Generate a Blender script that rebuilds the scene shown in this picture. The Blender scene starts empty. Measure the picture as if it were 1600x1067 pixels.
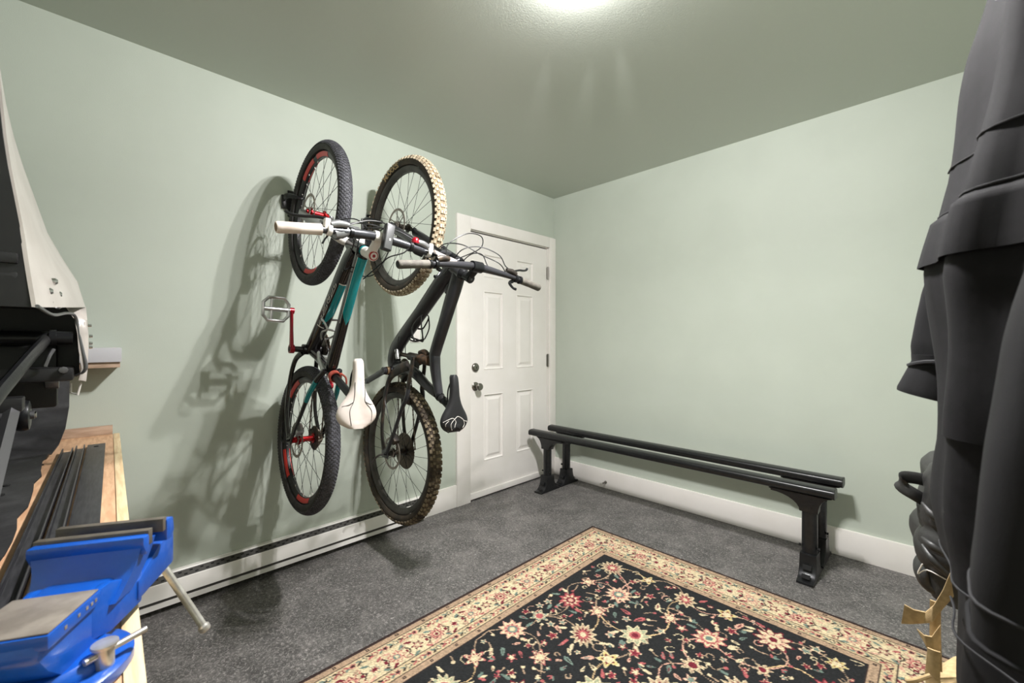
import bpy, bmesh, math, random
import numpy as np
from mathutils import Vector, Matrix

# ------------------------------------------------------------------ camera, world, lights, exposure
SC = bpy.context.scene
COL = SC.collection
cam_d = bpy.data.cameras.new('camera')
cam = bpy.data.objects.new('camera', cam_d)
COL.objects.link(cam)
cam.location = (2.409, -2.911, 1.17)
cam.rotation_euler = (math.radians(90), 0, math.radians(45.3))
cam_d.sensor_width = 36.0
cam_d.lens = 36.0 * 659.5 / 1600.0
cam_d.clip_start = 0.02
cam_d.dof.use_dof = True
cam_d.dof.focus_distance = 2.1
cam_d.dof.aperture_fstop = 7.0
SC.camera = cam

world = bpy.data.worlds.new('world')
SC.world = world
world.use_nodes = True
world.node_tree.nodes['Background'].inputs[0].default_value = (0.8, 0.85, 0.9, 1)
world.node_tree.nodes['Background'].inputs[1].default_value = 0.3

# three bulbs of the flush ceiling fitting, just above the frame, with further lights added
# for the lower walls, the ceiling glare and the ceiling streaks towards the corner
def lamp(kind, loc, watts, size=0.03, spot=180, blend=0.02, aim=None):
    ld = bpy.data.lights.new('bulb_and_added_light', kind)
    ld.energy = watts
    ld.color = (1.0, 0.968, 0.972)
    ld.shadow_soft_size = size
    if kind == 'SPOT':
        ld.spot_size = math.radians(spot)
        ld.spot_blend = blend
    lo = bpy.data.objects.new('bulb_and_added_light', ld)
    lo.location = loc
    if aim:
        lo.rotation_euler = (Vector(aim) - Vector(loc)).to_track_quat('-Z', 'Y').to_euler()
    COL.objects.link(lo)

for lx, ly in ((1.55, -1.75), (1.65, -1.80), (1.74, -1.85)):
    lamp('POINT', (lx, ly, 2.43), 15.0, 0.008)
    lamp('SPOT', (lx, ly, 2.41), 31.0, 0.02, 150, 1.0)  # added downward spot, brightens the lower walls and floor
    lamp('POINT', (lx, ly, 2.34), 0.15)  # added weak point, makes the glare on the ceiling
for src, dst in (((1.43, -1.71, 2.385), (0.60, -0.93, 2.44)), ((1.52, -1.56, 2.385), (0.86, -0.80, 2.44)), ((1.57, -1.57, 2.385), (1.22, -0.85, 2.44))):
    lamp('SPOT', src, 4.5, 0.012, 12, 1.0, dst)  # added narrow spot, draws one streak along the ceiling

SC.view_settings.view_transform = 'Standard'
SC.view_settings.look = 'None'
SC.view_settings.exposure = 1.18
SC.view_settings.gamma = 1.0
SC.view_settings.use_curve_mapping = False

R = math.radians
rnd = random.Random(7)

# ------------------------------------------------------------------ materials
def lin(c):
    out = []
    for v in c[:3]:
        v /= 255.0
        out.append(v / 12.92 if v <= 0.04045 else ((v + 0.055) / 1.055) ** 2.4)
    return tuple(out) + (1.0,)

def mat(name, rgb, rough=0.5, metal=0.0, var=None, scale=20.0, bump=0.0, bscale=None, coat=0.0, spec=0.5,
        stretch=None, lo=0.4, hi=0.6, detail=4.0):
    m = bpy.data.materials.new(name)
    m.use_nodes = True
    nt = m.node_tree
    b = nt.nodes['Principled BSDF']
    b.inputs['Base Color'].default_value = lin(rgb)
    b.inputs['Roughness'].default_value = rough
    b.inputs['Metallic'].default_value = metal
    b.inputs['Coat Weight'].default_value = coat
    b.inputs['Specular IOR Level'].default_value = spec
    tc = nt.nodes.new('ShaderNodeTexCoord')
    src = tc.outputs['Object']
    if stretch:
        mp = nt.nodes.new('ShaderNodeMapping')
        mp.inputs['Scale'].default_value = stretch
        nt.links.new(src, mp.inputs['Vector'])
        src = mp.outputs['Vector']
    if var:
        n = nt.nodes.new('ShaderNodeTexNoise')
        n.inputs['Scale'].default_value = scale
        n.inputs['Detail'].default_value = detail
        r = nt.nodes.new('ShaderNodeValToRGB')
        r.color_ramp.elements[0].position = lo
        r.color_ramp.elements[1].position = hi
        r.color_ramp.elements[0].color = lin(rgb)
        r.color_ramp.elements[1].color = lin(var)
        nt.links.new(src, n.inputs['Vector'])
        nt.links.new(n.outputs['Fac'], r.inputs['Fac'])
        nt.links.new(r.outputs['Color'], b.inputs['Base Color'])
    if bump:
        n2 = nt.nodes.new('ShaderNodeTexNoise')
        n2.inputs['Scale'].default_value = bscale or scale
        n2.inputs['Detail'].default_value = 3.0
        bp = nt.nodes.new('ShaderNodeBump')
        bp.inputs['Strength'].default_value = bump
        bp.inputs['Distance'].default_value = 0.005
        nt.links.new(src, n2.inputs['Vector'])
        nt.links.new(n2.outputs['Fac'], bp.inputs['Height'])
        nt.links.new(bp.outputs['Normal'], b.inputs['Normal'])
    return m

M = {}
M['wall'] = mat('sage_wall_paint', (188, 196, 184), 0.55, var=(185, 193, 181), scale=3, bump=0.05, bscale=220)
M['ceiling'] = mat('sage_ceiling_paint', (190, 196, 186), 0.34, bump=0.05, bscale=160)
M['white'] = mat('white_trim_paint', (240, 236, 231), 0.38, var=(236, 232, 226), scale=5)
M['door'] = mat('white_door_paint', (240, 236, 232), 0.4, var=(236, 232, 227), scale=4)
M['heater'] = mat('heater_enamel', (240, 237, 232), 0.3)
M['slot'] = mat('dark_slot', (62, 60, 56), 0.6)
M['hole'] = mat('slot_hole', (14, 14, 14), 0.9)
M['nickel'] = mat('satin_nickel', (140, 137, 130), 0.28, 1.0)
M['chrome'] = mat('chrome_steel', (205, 205, 205), 0.16, 1.0)
M['steel'] = mat('worn_steel', (158, 149, 140), 0.42, 0.35, var=(134, 126, 118), scale=30, bump=0.1)
M['steelk'] = mat('jaw_steel', (104, 97, 88), 0.5, 0.3, var=(88, 82, 74), scale=30)
M['zinc'] = mat('zinc_plated_steel', (214, 212, 206), 0.28, 0.65, var=(190, 186, 178), scale=40)
M['blue'] = mat('blue_enamel', (12, 84, 182), 0.34, 0.0, var=(10, 74, 166), scale=9, bump=0.12, bscale=60, coat=0.3)
M['ply'] = mat('plywood', (220, 180, 142), 0.6, var=(200, 156, 120), scale=9, stretch=(1.2, 9, 9), bump=0.1, bscale=30)
M['pine'] = mat('pine_edge', (240, 218, 176), 0.55, var=(226, 196, 150), scale=10, stretch=(1.0, 12, 12), bump=0.1, bscale=30)
M['board'] = mat('brown_board', (190, 164, 142), 0.6, var=(170, 144, 122), scale=10, stretch=(9, 1.2, 9))
M['strip'] = mat('dark_steel_bar', (70, 70, 74), 0.38, 0.5, var=(52, 52, 56), scale=20, stretch=(1, 10, 10))
M['blackpl'] = mat('black_plastic', (22, 22, 23), 0.42, var=(28, 28, 29), scale=30)
M['blackmt'] = mat('satin_black_metal', (30, 31, 33), 0.33, 0.3, var=(24, 25, 27), scale=25, bump=0.06, bscale=120)
M['rackbar'] = mat('textured_black_powdercoat', (30, 31, 32), 0.3, 0.2, var=(24, 25, 26), scale=60, bump=0.03, bscale=400)
M['mat'] = mat('black_rubber_sheet', (38, 38, 40), 0.5, var=(60, 60, 62), scale=12, lo=0.5, hi=0.75, bump=0.3, bscale=30)
M['void'] = mat('black_sheet_metal', (14, 14, 15), 0.5, var=(20, 20, 20), scale=20)
M['cream'] = mat('offwhite_panel', (188, 182, 175), 0.3, var=(174, 167, 160), scale=8, coat=0.3)
M['greymt'] = mat('grey_metal', (120, 120, 122), 0.35, 0.8)
M['shelfgrey'] = mat('pale_grey_laminate', (190, 190, 194), 0.5)
M['tyre'] = mat('tyre_rubber', (50, 48, 46), 0.7, var=(38, 36, 35), scale=40)
M['knob'] = mat('tread_rubber', (82, 82, 88), 0.75, var=(66, 66, 70), scale=60)
M['tyre_d'] = mat('dusty_tyre_rubber', (76, 66, 54), 0.8, var=(48, 43, 38), scale=14, lo=0.35, hi=0.65)
M['knob_d'] = mat('dust_caked_tread', (200, 186, 160), 0.9, var=(116, 102, 84), scale=30, lo=0.5, hi=0.7)
M['knob_m'] = mat('mud_caked_tread', (134, 121, 98), 0.9, var=(54, 47, 39), scale=16, lo=0.4, hi=0.62)
M['barmt'] = mat('grey_black_bar', (66, 67, 71), 0.3, 0.4)
M['crown_d'] = mat('dusty_tyre_crown', (168, 150, 124), 0.9, var=(128, 112, 90), scale=40)
M['crown_m'] = mat('muddy_tyre_crown', (86, 76, 62), 0.9, var=(56, 48, 38), scale=20)
M['rim'] = mat('black_rim', (30, 30, 32), 0.35, 0.3)
M['rim_d'] = mat('dusty_black_rim', (74, 70, 66), 0.5, 0.2, var=(56, 53, 50), scale=12)
M['red'] = mat('red_anodised', (190, 28, 34), 0.25, 0.7)
M['redrim'] = mat('red_rim_decal', (206, 44, 36), 0.4)
M['pinkred'] = mat('faded_red_collar', (196, 92, 78), 0.4, 0.3)
M['crankred'] = mat('red_crank', (158, 16, 36), 0.25, 0.45, coat=0.5)
M['teal'] = mat('teal_gloss', (0, 136, 142), 0.22, 0.1, coat=0.6)
M['fblack'] = mat('gloss_black_frame', (22, 19, 21), 0.25, 0.1, coat=0.5)
M['fmatte'] = mat('matte_black_frame', (50, 50, 54), 0.34, 0.1, var=(44, 44, 47), scale=8, coat=0.15)
M['dirty'] = mat('dusty_black_metal', (46, 42, 38), 0.5, 0.2, var=(84, 70, 56), scale=25, lo=0.5, hi=0.72)
M['rust'] = mat('muddy_brown', (92, 68, 48), 0.75, var=(52, 44, 38), scale=40)
M['whitepl'] = mat('white_plastic', (226, 222, 216), 0.35)
M['saddlew'] = mat('white_leatherette', (224, 214, 206), 0.4, var=(206, 192, 182), scale=14, lo=0.5, hi=0.75)
M['saddleb'] = mat('black_leatherette', (34, 34, 36), 0.42)
M['gripw'] = mat('dirty_white_grip', (226, 214, 204), 0.55, var=(206, 190, 178), scale=20)
M['gripg'] = mat('dusty_grey_grip', (104, 100, 92), 0.75, var=(86, 82, 76), scale=40, bump=0.3, bscale=300)
M['gripend'] = mat('grip_end_brown', (110, 88, 62), 0.6)
M['alu'] = mat('brushed_aluminium', (186, 186, 186), 0.3, 0.9)
M['silverpl'] = mat('silver_lever', (150, 150, 152), 0.3, 0.7)
M['spoke'] = mat('black_spoke', (40, 40, 42), 0.4, 0.6)
M['cable'] = mat('cable_housing', (24, 24, 25), 0.4)
M['chain'] = mat('chain_steel', (98, 88, 78), 0.45, 0.8)
M['coat'] = mat('charcoal_twill', (21, 20, 23), 0.8, var=(16, 16, 18), scale=60, bump=0.04, bscale=900, spec=0.2)
M['coat2'] = mat('black_canvas', (15, 15, 17), 0.8, var=(25, 25, 27), scale=25, bump=0.04, bscale=900, stretch=(1, 1, .2), spec=0.2)
M['trous'] = mat('black_trouser_cloth', (15, 15, 17), 0.8, var=(21, 21, 23), scale=20, bump=0.04, bscale=900, spec=0.2)
M['seam'] = mat('seam_thread', (26, 26, 29), 0.8)
M['pack'] = mat('black_nylon', (44, 44, 43), 0.5, var=(36, 36, 35), scale=30, bump=0.05, bscale=300)
M['tan'] = mat('tan_webbing', (200, 174, 130), 0.85, var=(182, 156, 114), scale=90, bump=0.12, bscale=700)
M['green'] = mat('green_cloth', (40, 92, 52), 0.7)
M['brass'] = mat('brass', (150, 140, 110), 0.3, 1.0)

def floor_material():
    m = bpy.data.materials.new('charcoal_vinyl')
    m.use_nodes = True
    nt = m.node_tree
    b = nt.nodes['Principled BSDF']
    tc = nt.nodes.new('ShaderNodeTexCoord')
    def noise(scale, detail, rough=0.6, dist=0.0):
        n = nt.nodes.new('ShaderNodeTexNoise')
        n.inputs['Scale'].default_value = scale
        n.inputs['Detail'].default_value = detail
        n.inputs['Roughness'].default_value = rough
        n.inputs['Distortion'].default_value = dist
        nt.links.new(tc.outputs['Object'], n.inputs['Vector'])
        return n
    def ramp(n, stops):
        r = nt.nodes.new('ShaderNodeValToRGB')
        e = r.color_ramp.elements
        e[0].position, e[0].color = stops[0][0], lin(stops[0][1])
        e[1].position, e[1].color = stops[-1][0], lin(stops[-1][1])
        for p, c in stops[1:-1]:
            k = e.new(p); k.color = lin(c)
        nt.links.new(n.outputs['Fac'], r.inputs['Fac'])
        return r
    a = ramp(noise(7, 8, 0.7, 0.6), [(0.34, (56, 55, 54)), (0.5, (76, 74, 73)), (0.66, (102, 99, 97))])
    s = ramp(noise(95, 8, 0.88, 1.0), [(0.50, (0, 0, 0)), (0.64, (255, 255, 255))])
    mix = nt.nodes.new('ShaderNodeMixRGB')
    mix.inputs['Color2'].default_value = lin((198, 194, 189))
    mul = nt.nodes.new('ShaderNodeMath'); mul.operation = 'MULTIPLY'; mul.inputs[1].default_value = 0.78
    nt.links.new(s.outputs['Color'], mul.inputs[0])
    nt.links.new(mul.outputs[0], mix.inputs['Fac'])
    nt.links.new(a.outputs['Color'], mix.inputs['Color1'])
    nt.links.new(mix.outputs['Color'], b.inputs['Base Color'])
    b.inputs['Roughness'].default_value = 0.5
    bp = nt.nodes.new('ShaderNodeBump')
    bp.inputs['Strength'].default_value = 0.12
    bp.inputs['Distance'].default_value = 0.004
    n3 = noise(70, 4)
    nt.links.new(n3.outputs['Fac'], bp.inputs['Height'])
    nt.links.new(bp.outputs['Normal'], b.inputs['Normal'])
    return m
M['floor'] = floor_material()

# ------------------------------------------------------------------ geometry helpers
class G:
    """collects shapes; build() links them as one mesh object"""
    def __init__(s):
        s.v = []; s.f = []
    def add(s, verts, faces):
        o = len(s.v)
        s.v.extend([tuple(p) for p in verts])
        s.f.extend([tuple(i + o for i in f) for f in faces])
        return s
    def box(s, c, size, rot=None):
        hx, hy, hz = (k / 2 for k in size)
        vs = [Vector((x, y, z)) for x in (-hx, hx) for y in (-hy, hy) for z in (-hz, hz)]
        if rot is not None:
            vs = [rot @ p for p in vs]
        c = Vector(c)
        return s.add([p + c for p in vs], [(0, 1, 3, 2), (4, 6, 7, 5), (0, 4, 5, 1), (2, 3, 7, 6), (0, 2, 6, 4), (1, 5, 7, 3)])
    def bb(s, x0, x1, y0, y1, z0, z1):
        return s.box(((x0 + x1) / 2, (y0 + y1) / 2, (z0 + z1) / 2), (x1 - x0, y1 - y0, z1 - z0))
    def tube(s, pts, rad, seg=10, side=None, smooth=0, cap=True, closed=False):
        pts = [Vector(p) for p in pts]
        n = len(pts)
        if not isinstance(rad, (list,)):
            rad = [rad] * n
        rad = [(q if isinstance(q, tuple) else (q, q)) for q in rad]
        if smooth and n > 2:
            P = []; Q = []
            rng = range(n) if closed else range(n - 1)
            for i in rng:
                if closed:
                    p0, p1, p2, p3 = pts[(i - 1) % n], pts[i], pts[(i + 1) % n], pts[(i + 2) % n]
                    r1, r2 = rad[i], rad[(i + 1) % n]
                else:
                    p0, p1, p2, p3 = pts[max(i - 1, 0)], pts[i], pts[i + 1], pts[min(i + 2, n - 1)]
                    r1, r2 = rad[i], rad[i + 1]
                for k in range(smooth):
                    t = k / smooth
                    P.append(0.5 * ((2 * p1) + (p2 - p0) * t + (2 * p0 - 5 * p1 + 4 * p2 - p3) * t * t + (3 * p1 - p0 - 3 * p2 + p3) * t ** 3))
                    Q.append((r1[0] * (1 - t) + r2[0] * t, r1[1] * (1 - t) + r2[1] * t))
            if not closed:
                P.append(pts[-1]); Q.append(rad[-1])
            pts, rad, n = P, Q, len(P)
        vs = []
        ref = None
        for i in range(n):
            if closed:
                t = pts[(i + 1) % n] - pts[(i - 1) % n]
            else:
                t = pts[min(i + 1, n - 1)] - pts[max(i - 1, 0)]
            if t.length < 1e-9:
                t = Vector((0, 0, 1))
            t.normalize()
            if side is not None:
                a = Vector(side)
            elif ref is None:
                a = Vector((0, 0, 1)) if abs(t.z) < 0.9 else Vector((1, 0, 0))
            else:
                a = ref
            a = a - t * a.dot(t)
            if a.length < 1e-6:
                a = t.orthogonal()
            a.normalize()
            ref = a
            b = t.cross(a)
            for k in range(seg):
                th = 2 * math.pi * k / seg
                vs.append(pts[i] + a * (rad[i][0] * math.cos(th)) + b * (rad[i][1] * math.sin(th)))
        fs = []
        m = n if closed else n - 1
        for i in range(m):
            j = (i + 1) % n
            for k in range(seg):
                l = (k + 1) % seg
                fs.append((i * seg + k, i * seg + l, j * seg + l, j * seg + k))
        if cap and not closed:
            fs.append(tuple(range(seg - 1, -1, -1)))
            fs.append(tuple((n - 1) * seg + k for k in range(seg)))
        return s.add(vs, fs)
    def cyl(s, a, b, r, seg=16, r2=None):
        return s.tube([a, b], [(r, r), (r2 if r2 is not None else r,) * 2], seg)
    def ring(s, prof, c, axis='y', seg=64, closed=True, a0=0.0, a1=2 * math.pi):
        """revolve profile [(radius, offset along axis)] about an axis through c"""
        full = abs(a1 - a0 - 2 * math.pi) < 1e-6
        n = len(prof)
        cnt = seg if full else seg + 1
        vs = []
        c = Vector(c)
        for i in range(cnt):
            th = a0 + (a1 - a0) * i / seg
            ca, sa = math.cos(th), math.sin(th)
            for r_, w in prof:
                if axis == 'y':
                    vs.append(c + Vector((r_ * ca, w, r_ * sa)))
                elif axis == 'x':
                    vs.append(c + Vector((w, r_ * ca, r_ * sa)))
                else:
                    vs.append(c + Vector((r_ * ca, r_ * sa, w)))
        fs = []
        for i in range(seg):
            j = (i + 1) % cnt
            for k in range(n if closed else n - 1):
                l = (k + 1) % n
                fs.append((i * n + k, i * n + l, j * n + l, j * n + k))
        if not full and closed:
            fs.append(tuple(range(n)))
            fs.append(tuple(seg * n + k for k in range(n - 1, -1, -1)))
        return s.add(vs, fs)
    def prism(s, poly, vec):
        """extrude a planar polygon of 3D points along vec"""
        poly = [Vector(p) for p in poly]
        vec = Vector(vec)
        n = len(poly)
        return s.add(poly + [p + vec for p in poly], [tuple(range(n - 1, -1, -1)), tuple(range(n, 2 * n))] +
                     [(i, (i + 1) % n, n + (i + 1) % n, n + i) for i in range(n)])
    def grid(s, rows, thick=None, closed_u=False, capends=False):
        """rows: list of lists of points; optional thickness vector closes it"""
        nr, nc = len(rows), len(rows[0])
        vs = [p for r_ in rows for p in r_]
        fs = []
        for i in range(nr - 1):
            for j in range(nc if closed_u else nc - 1):
                k = (j + 1) % nc
                fs.append((i * nc + j, i * nc + k, (i + 1) * nc + k, (i + 1) * nc + j))
        if capends:
            fs.append(tuple(range(nc - 1, -1, -1)))
            fs.append(tuple((nr - 1) * nc + j for j in range(nc)))
        if thick is not None:
            t = Vector(thick)
            N = len(vs)
            vs = list(vs) + [Vector(p) + t for p in vs]
            fs = fs + [tuple(N + i for i in reversed(f)) for f in fs]
            for j in range(nc - 1):
                fs.append((j, N + j, N + j + 1, j + 1))
                b = (nr - 1) * nc
                fs.append((b + j, b + j + 1, N + b + j + 1, N + b + j))
            for i in range(nr - 1):
                fs.append((i * nc, (i + 1) * nc, N + (i + 1) * nc, N + i * nc))
                b = nc - 1
                fs.append((i * nc + b, N + i * nc + b, N + (i + 1) * nc + b, (i + 1) * nc + b))
        return s.add(vs, fs)
    def build(s, name, m, parent=None, bevel=0.0, ang=38, seg=2, loc=None):
        me = bpy.data.meshes.new(name)
        me.from_pydata(s.v, [], s.f)
        me.update()
        bm = bmesh.new(); bm.from_mesh(me)
        bmesh.ops.recalc_face_normals(bm, faces=bm.faces)
        if bevel:
            es = [e for e in bm.edges if len(e.link_faces) == 2 and e.calc_face_angle(0) > R(30)]
            bmesh.ops.bevel(bm, geom=es, offset=bevel, segments=seg, profile=0.6, affect='EDGES', clamp_overlap=True)
        bm.to_mesh(me); bm.free()
        me.polygons.foreach_set('use_smooth', [True] * len(me.polygons))
        me.set_sharp_from_angle(angle=R(ang))
        me.materials.append(M[m] if isinstance(m, str) else m)
        o = bpy.data.objects.new(name, me)
        COL.objects.link(o)
        if parent is not None:
            o.parent = parent
        if loc is not None:
            o.location = loc
        return o

def thing(name, label, cat, loc=(0, 0, 0), rot=(0, 0, 0), group=None):
    o = bpy.data.objects.new(name, None)
    o.empty_display_size = 0.05
    COL.objects.link(o)
    o.location = loc
    o.rotation_euler = rot
    return tag(o, label, cat, group)

def tag(o, label, cat, group=None):
    o['label'] = label
    o['category'] = cat
    if group:
        o['group'] = group
    return o

def struct(o, label=None):
    o['kind'] = 'structure'
    if label:
        o['label'] = label
    return o

def text_mesh(body, size, extrude=0.0006, outline=0.0, shear=0.0, bold=0.0):
    cu = bpy.data.curves.new('lettering', 'FONT')
    cu.body = body
    cu.size = size
    cu.align_x = 'CENTER'
    cu.align_y = 'CENTER'
    cu.shear = shear
    cu.resolution_u = 3
    cu.offset = bold
    if outline:
        cu.fill_mode = 'NONE'
        cu.bevel_depth = outline
        cu.bevel_resolution = 0
    else:
        cu.extrude = extrude
    o = bpy.data.objects.new('lettering_tmp', cu)
    COL.objects.link(o)
    dg = bpy.context.evaluated_depsgraph_get()
    me = bpy.data.meshes.new_from_object(o.evaluated_get(dg))
    bpy.data.objects.remove(o)
    vs = [v.co.copy() for v in me.vertices]
    fs = [tuple(p.vertices) for p in me.polygons]
    bpy.data.meshes.remove(me)
    return vs, fs

# ------------------------------------------------------------------ room shell
RX, RY, RZ = 2.76, -3.5, 2.44      # right wall x, near wall y, ceiling
DY0, DY1, DZ = -0.968, -0.079, 1.99
g = G().bb(-0.1, RX + 0.1, RY - 0.1, 0.1, -0.08, 0.0)
struct(g.build('floor', 'floor'), 'mottled charcoal vinyl floor')
g = G().bb(-0.1, RX + 0.1, RY - 0.1, 0.1, RZ, RZ + 0.08)
struct(g.build('ceiling', 'ceiling'), 'sage green semi-gloss ceiling')
g = G().bb(-0.1, 0, RY - 0.1, DY0, 0, RZ).bb(-0.1, 0, DY0, DY1, DZ, RZ).bb(-0.1, 0, DY1, 0.0, 0, RZ)
struct(g.build('wall_left', 'wall'), 'pale sage green wall behind the bicycles')
struct(G().bb(-0.1, RX + 0.1, 0, 0.1, 0, RZ).build('wall_back', 'wall'), 'pale sage green wall behind the black racks')
struct(G().bb(RX, RX + 0.1, RY, 0, 0, RZ).build('wall_right', 'wall'), 'sage green wall behind the hanging coats')
struct(G().bb(0, RX, RY - 0.1, RY, 0, RZ).build('wall_front', 'wall'), 'sage green wall behind the workbench')
# baseboards
struct(G().bb(0, 0.016, -1.36, -1.0915, 0, 0.155).build('baseboard_left', 'white', bevel=0.003))
struct(G().bb(0.0, RX, -0.016, 0, 0, 0.148).build('baseboard_back', 'white', bevel=0.003))
struct(G().bb(RX - 0.016, RX, RY, -0.016, 0, 0.148).build('baseboard_right', 'white', bevel=0.003))
# door casing
struct(G().bb(0, 0.02, -1.091, DY0, 0, 2.08).build('trim_1', 'white', bevel=0.0025), 'white door casing on the knob side')
struct(G().bb(0, 0.02, DY0, DY1, DZ, 2.08).build('trim_2', 'white', bevel=0.0025), 'white door casing over the door')
struct(G().bb(0, 0.02, DY1, -0.0005, 0, 2.08).build('trim_3', 'white', bevel=0.0025), 'white door casing in the corner')
# jamb behind the slab
struct(G().bb(-0.09, -0.05, DY0, DY1, 0, DZ).bb(-0.05, -0.001, DY0, DY0 + 0.004, 0, DZ).bb(-0.05, -0.001, DY1 - 0.012, DY1, 0, DZ)
       .bb(-0.05, -0.001, DY0, DY1, DZ - 0.006, DZ).build('trim_4', 'white'), 'white door jamb')

# door slab with six moulded panels
def door():
    x = -0.003
    y0, y1, z0, z1 = DY0 + 0.006, DY1 - 0.015, 0.012, DZ - 0.016
    cols = [(-0.825, -0.622), (-0.473, -0.272)]
    rows = [(0.268, 0.772), (0.955, 1.552), (1.655, 1.832)]
    ys = sorted({y0, y1, *[k for c in cols for k in c]})
    zs = sorted({z0, z1, *[k for c in rows for k in c]})
    g = G()
    for a, b in zip(ys, ys[1:]):
        for c, d in zip(zs, zs[1:]):
            if (a, b) in cols and (c, d) in rows:
                continue
            g.add([(x, a, c), (x, b, c), (x, b, d), (x, a, d)], [(0, 1, 2, 3)])
    g.bb(x - 0.04, x - 0.0115, y0, y1, z0, z1)
    for a, b, c, d in ((y0, y0, z0, z1), (y1, y1, z0, z1)):
        g.add([(x, a, c), (x, b, d), (x - 0.04, b, d), (x - 0.04, a, c)], [(0, 1, 2, 3)])
    for c in (z0, z1):
        g.add([(x, y0, c), (x, y1, c), (x - 0.04, y1, c), (x - 0.04, y0, c)], [(0, 1, 2, 3)])
    o = g.build('door_1', 'door', ang=20)
    struct(o, 'white six panel door with nickel knob and deadbolt')
    for c in cols:
        for r_ in rows:
            p = G()
            lev = [(0.0, 0.0), (0.006, 0.003), (0.013, -0.009), (0.026, -0.009), (0.046, -0.001), (0.05, -0.001)]
            prev = None
            for ins, dep in lev:
                q = [(x + dep, c[0] + ins, r_[0] + ins), (x + dep, c[1] - ins, r_[0] + ins), (x + dep, c[1] - ins, r_[1] - ins), (x + dep, c[0] + ins, r_[1] - ins)]
                if prev:
                    p.add(prev + q, [(k, (k + 1) % 4, 4 + (k + 1) % 4, 4 + k) for k in range(4)])
                prev = q
            p.add(prev, [(0, 1, 2, 3)])
            p.build('panel', 'door', o, ang=12)
    # bottom sweep
    G().bb(-0.003, 0.010, y0, y1, 0.012, 0.055).build('door_sweep', 'door', o, bevel=0.003)
    # knob
    kz, ky = 0.838, -0.908
    k = G().ring([(0.0, 0), (0.032, 0.0), (0.032, 0.006), (0.026, 0.011), (0.012, 0.013), (0.011, 0.03), (0.018, 0.036), (0.027, 0.047), (0.0275, 0.058), (0.021, 0.066), (0.0, 0.067)],
                 (x, ky, kz), 'x', 24, closed=False)
    k.build('door_knob', 'nickel', o)
    d = G().ring([(0.0, 0), (0.033, 0.0), (0.033, 0.006), (0.027, 0.014), (0.02, 0.016), (0.0, 0.016)], (x, ky, 0.978), 'x', 24, closed=False)
    d = d.build('deadbolt', 'nickel', o)
    G().bb(0.012, 0.0145, ky - 0.002, ky + 0.002, 0.97, 0.986).build('keyhole', 'hole', d)
    for hz in (1.767, 1.005, 0.24):
        h = G().cyl((0.004, DY1 - 0.012, hz - 0.056), (0.004, DY1 - 0.012, hz + 0.056), 0.0075, 10)
        h.bb(-0.004, 0.0, DY1 - 0.022, DY1 - 0.002, hz - 0.05, hz + 0.05)
        h.build('hinge', 'nickel', o)
door()

# electric baseboard heater
def heater():
    y0, y1 = -3.0, -1.387
    t = thing('baseboard_heater', 'long white electric baseboard heater with a dark slotted top, under the bicycles', 'heater', (0, y0, 0))
    L = y1 - y0
    def ex(poly):
        return G().prism([(a, 0, b) for a, b in poly], (0, L, 0))
    ex([(0.0005, 0.028), (0.0005, 0.152), (0.022, 0.152), (0.026, 0.146), (0.012, 0.146), (0.012, 0.028)]).build('back_plate', 'heater', t)
    ex([(0.012, 0.130), (0.012, 0.1455), (0.024, 0.1455), (0.050, 0.124), (0.048, 0.118)]).build('outlet_grille', 'slot', t)
    p = ex([(0.050, 0.126), (0.053, 0.1235), (0.066, 0.062), (0.062, 0.060), (0.047, 0.118)])
    p.build('front_panel', 'heater', t)
    ex([(0.013, 0.045), (0.013, 0.062), (0.058, 0.062), (0.058, 0.045)]).build('inlet_slot', 'slot', t)
    ex([(0.012, 0.028), (0.012, 0.044), (0.062, 0.047), (0.067, 0.047), (0.068, 0.028)]).build('bottom_lip', 'heater', t)
    G().prism([(0.0, L, 0.027), (0.0, L, 0.152), (0.024, L, 0.152), (0.053, L, 0.126), (0.068, L, 0.062), (0.068, L, 0.027)], (0, 0.004, 0)).build('end_cap', 'heater', t)
    s = G()
    n = int(L / 0.02)
    rot = Matrix.Rotation(R(39), 3, 'Y')
    for i in range(n):
        for q in ((0.032, 0.1392), (0.041, 0.1318)):
            if (i + (0 if q[0] < 0.035 else 1)) % 2:
                s.box((q[0], 0.02 + i * 0.02, q[1]), (0.006, 0.012, 0.001), rot)
    o = s.build('grille_holes', 'hole', t)
    o['kind'] = 'stuff'
heater()

# switch plate behind the black bicycle
t = thing('light_switch', 'white light switch plate on the wall behind the black bicycle', 'switch', (0, -1.42, 1.165))
G().bb(0.0, 0.006, -0.036, 0.036, 0, 0.116).build('cover_plate', 'whitepl', t, bevel=0.002)
G().bb(0.006, 0.009, -0.016, 0.016, 0.026, 0.09).build('rocker', 'whitepl', t, bevel=0.001)

# door stop on the far baseboard
t = thing('door_stop', 'small metal spring door stop on the far white baseboard', 'door stop', (0.545, -0.016, 0.05))
G().cyl((0, 0, 0), (0, -0.004, 0), 0.011).build('flange', 'nickel', t)
G().tube([(0.006 * math.cos(k * 0.9), -0.004 - 0.055 * k / 70, 0.006 * math.sin(k * 0.9)) for k in range(71)], 0.0012, 6).build('spring', 'nickel', t)
G().cyl((0, -0.057, 0), (0, -0.072, 0), 0.009).build('tip', 'whitepl', t)

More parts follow.
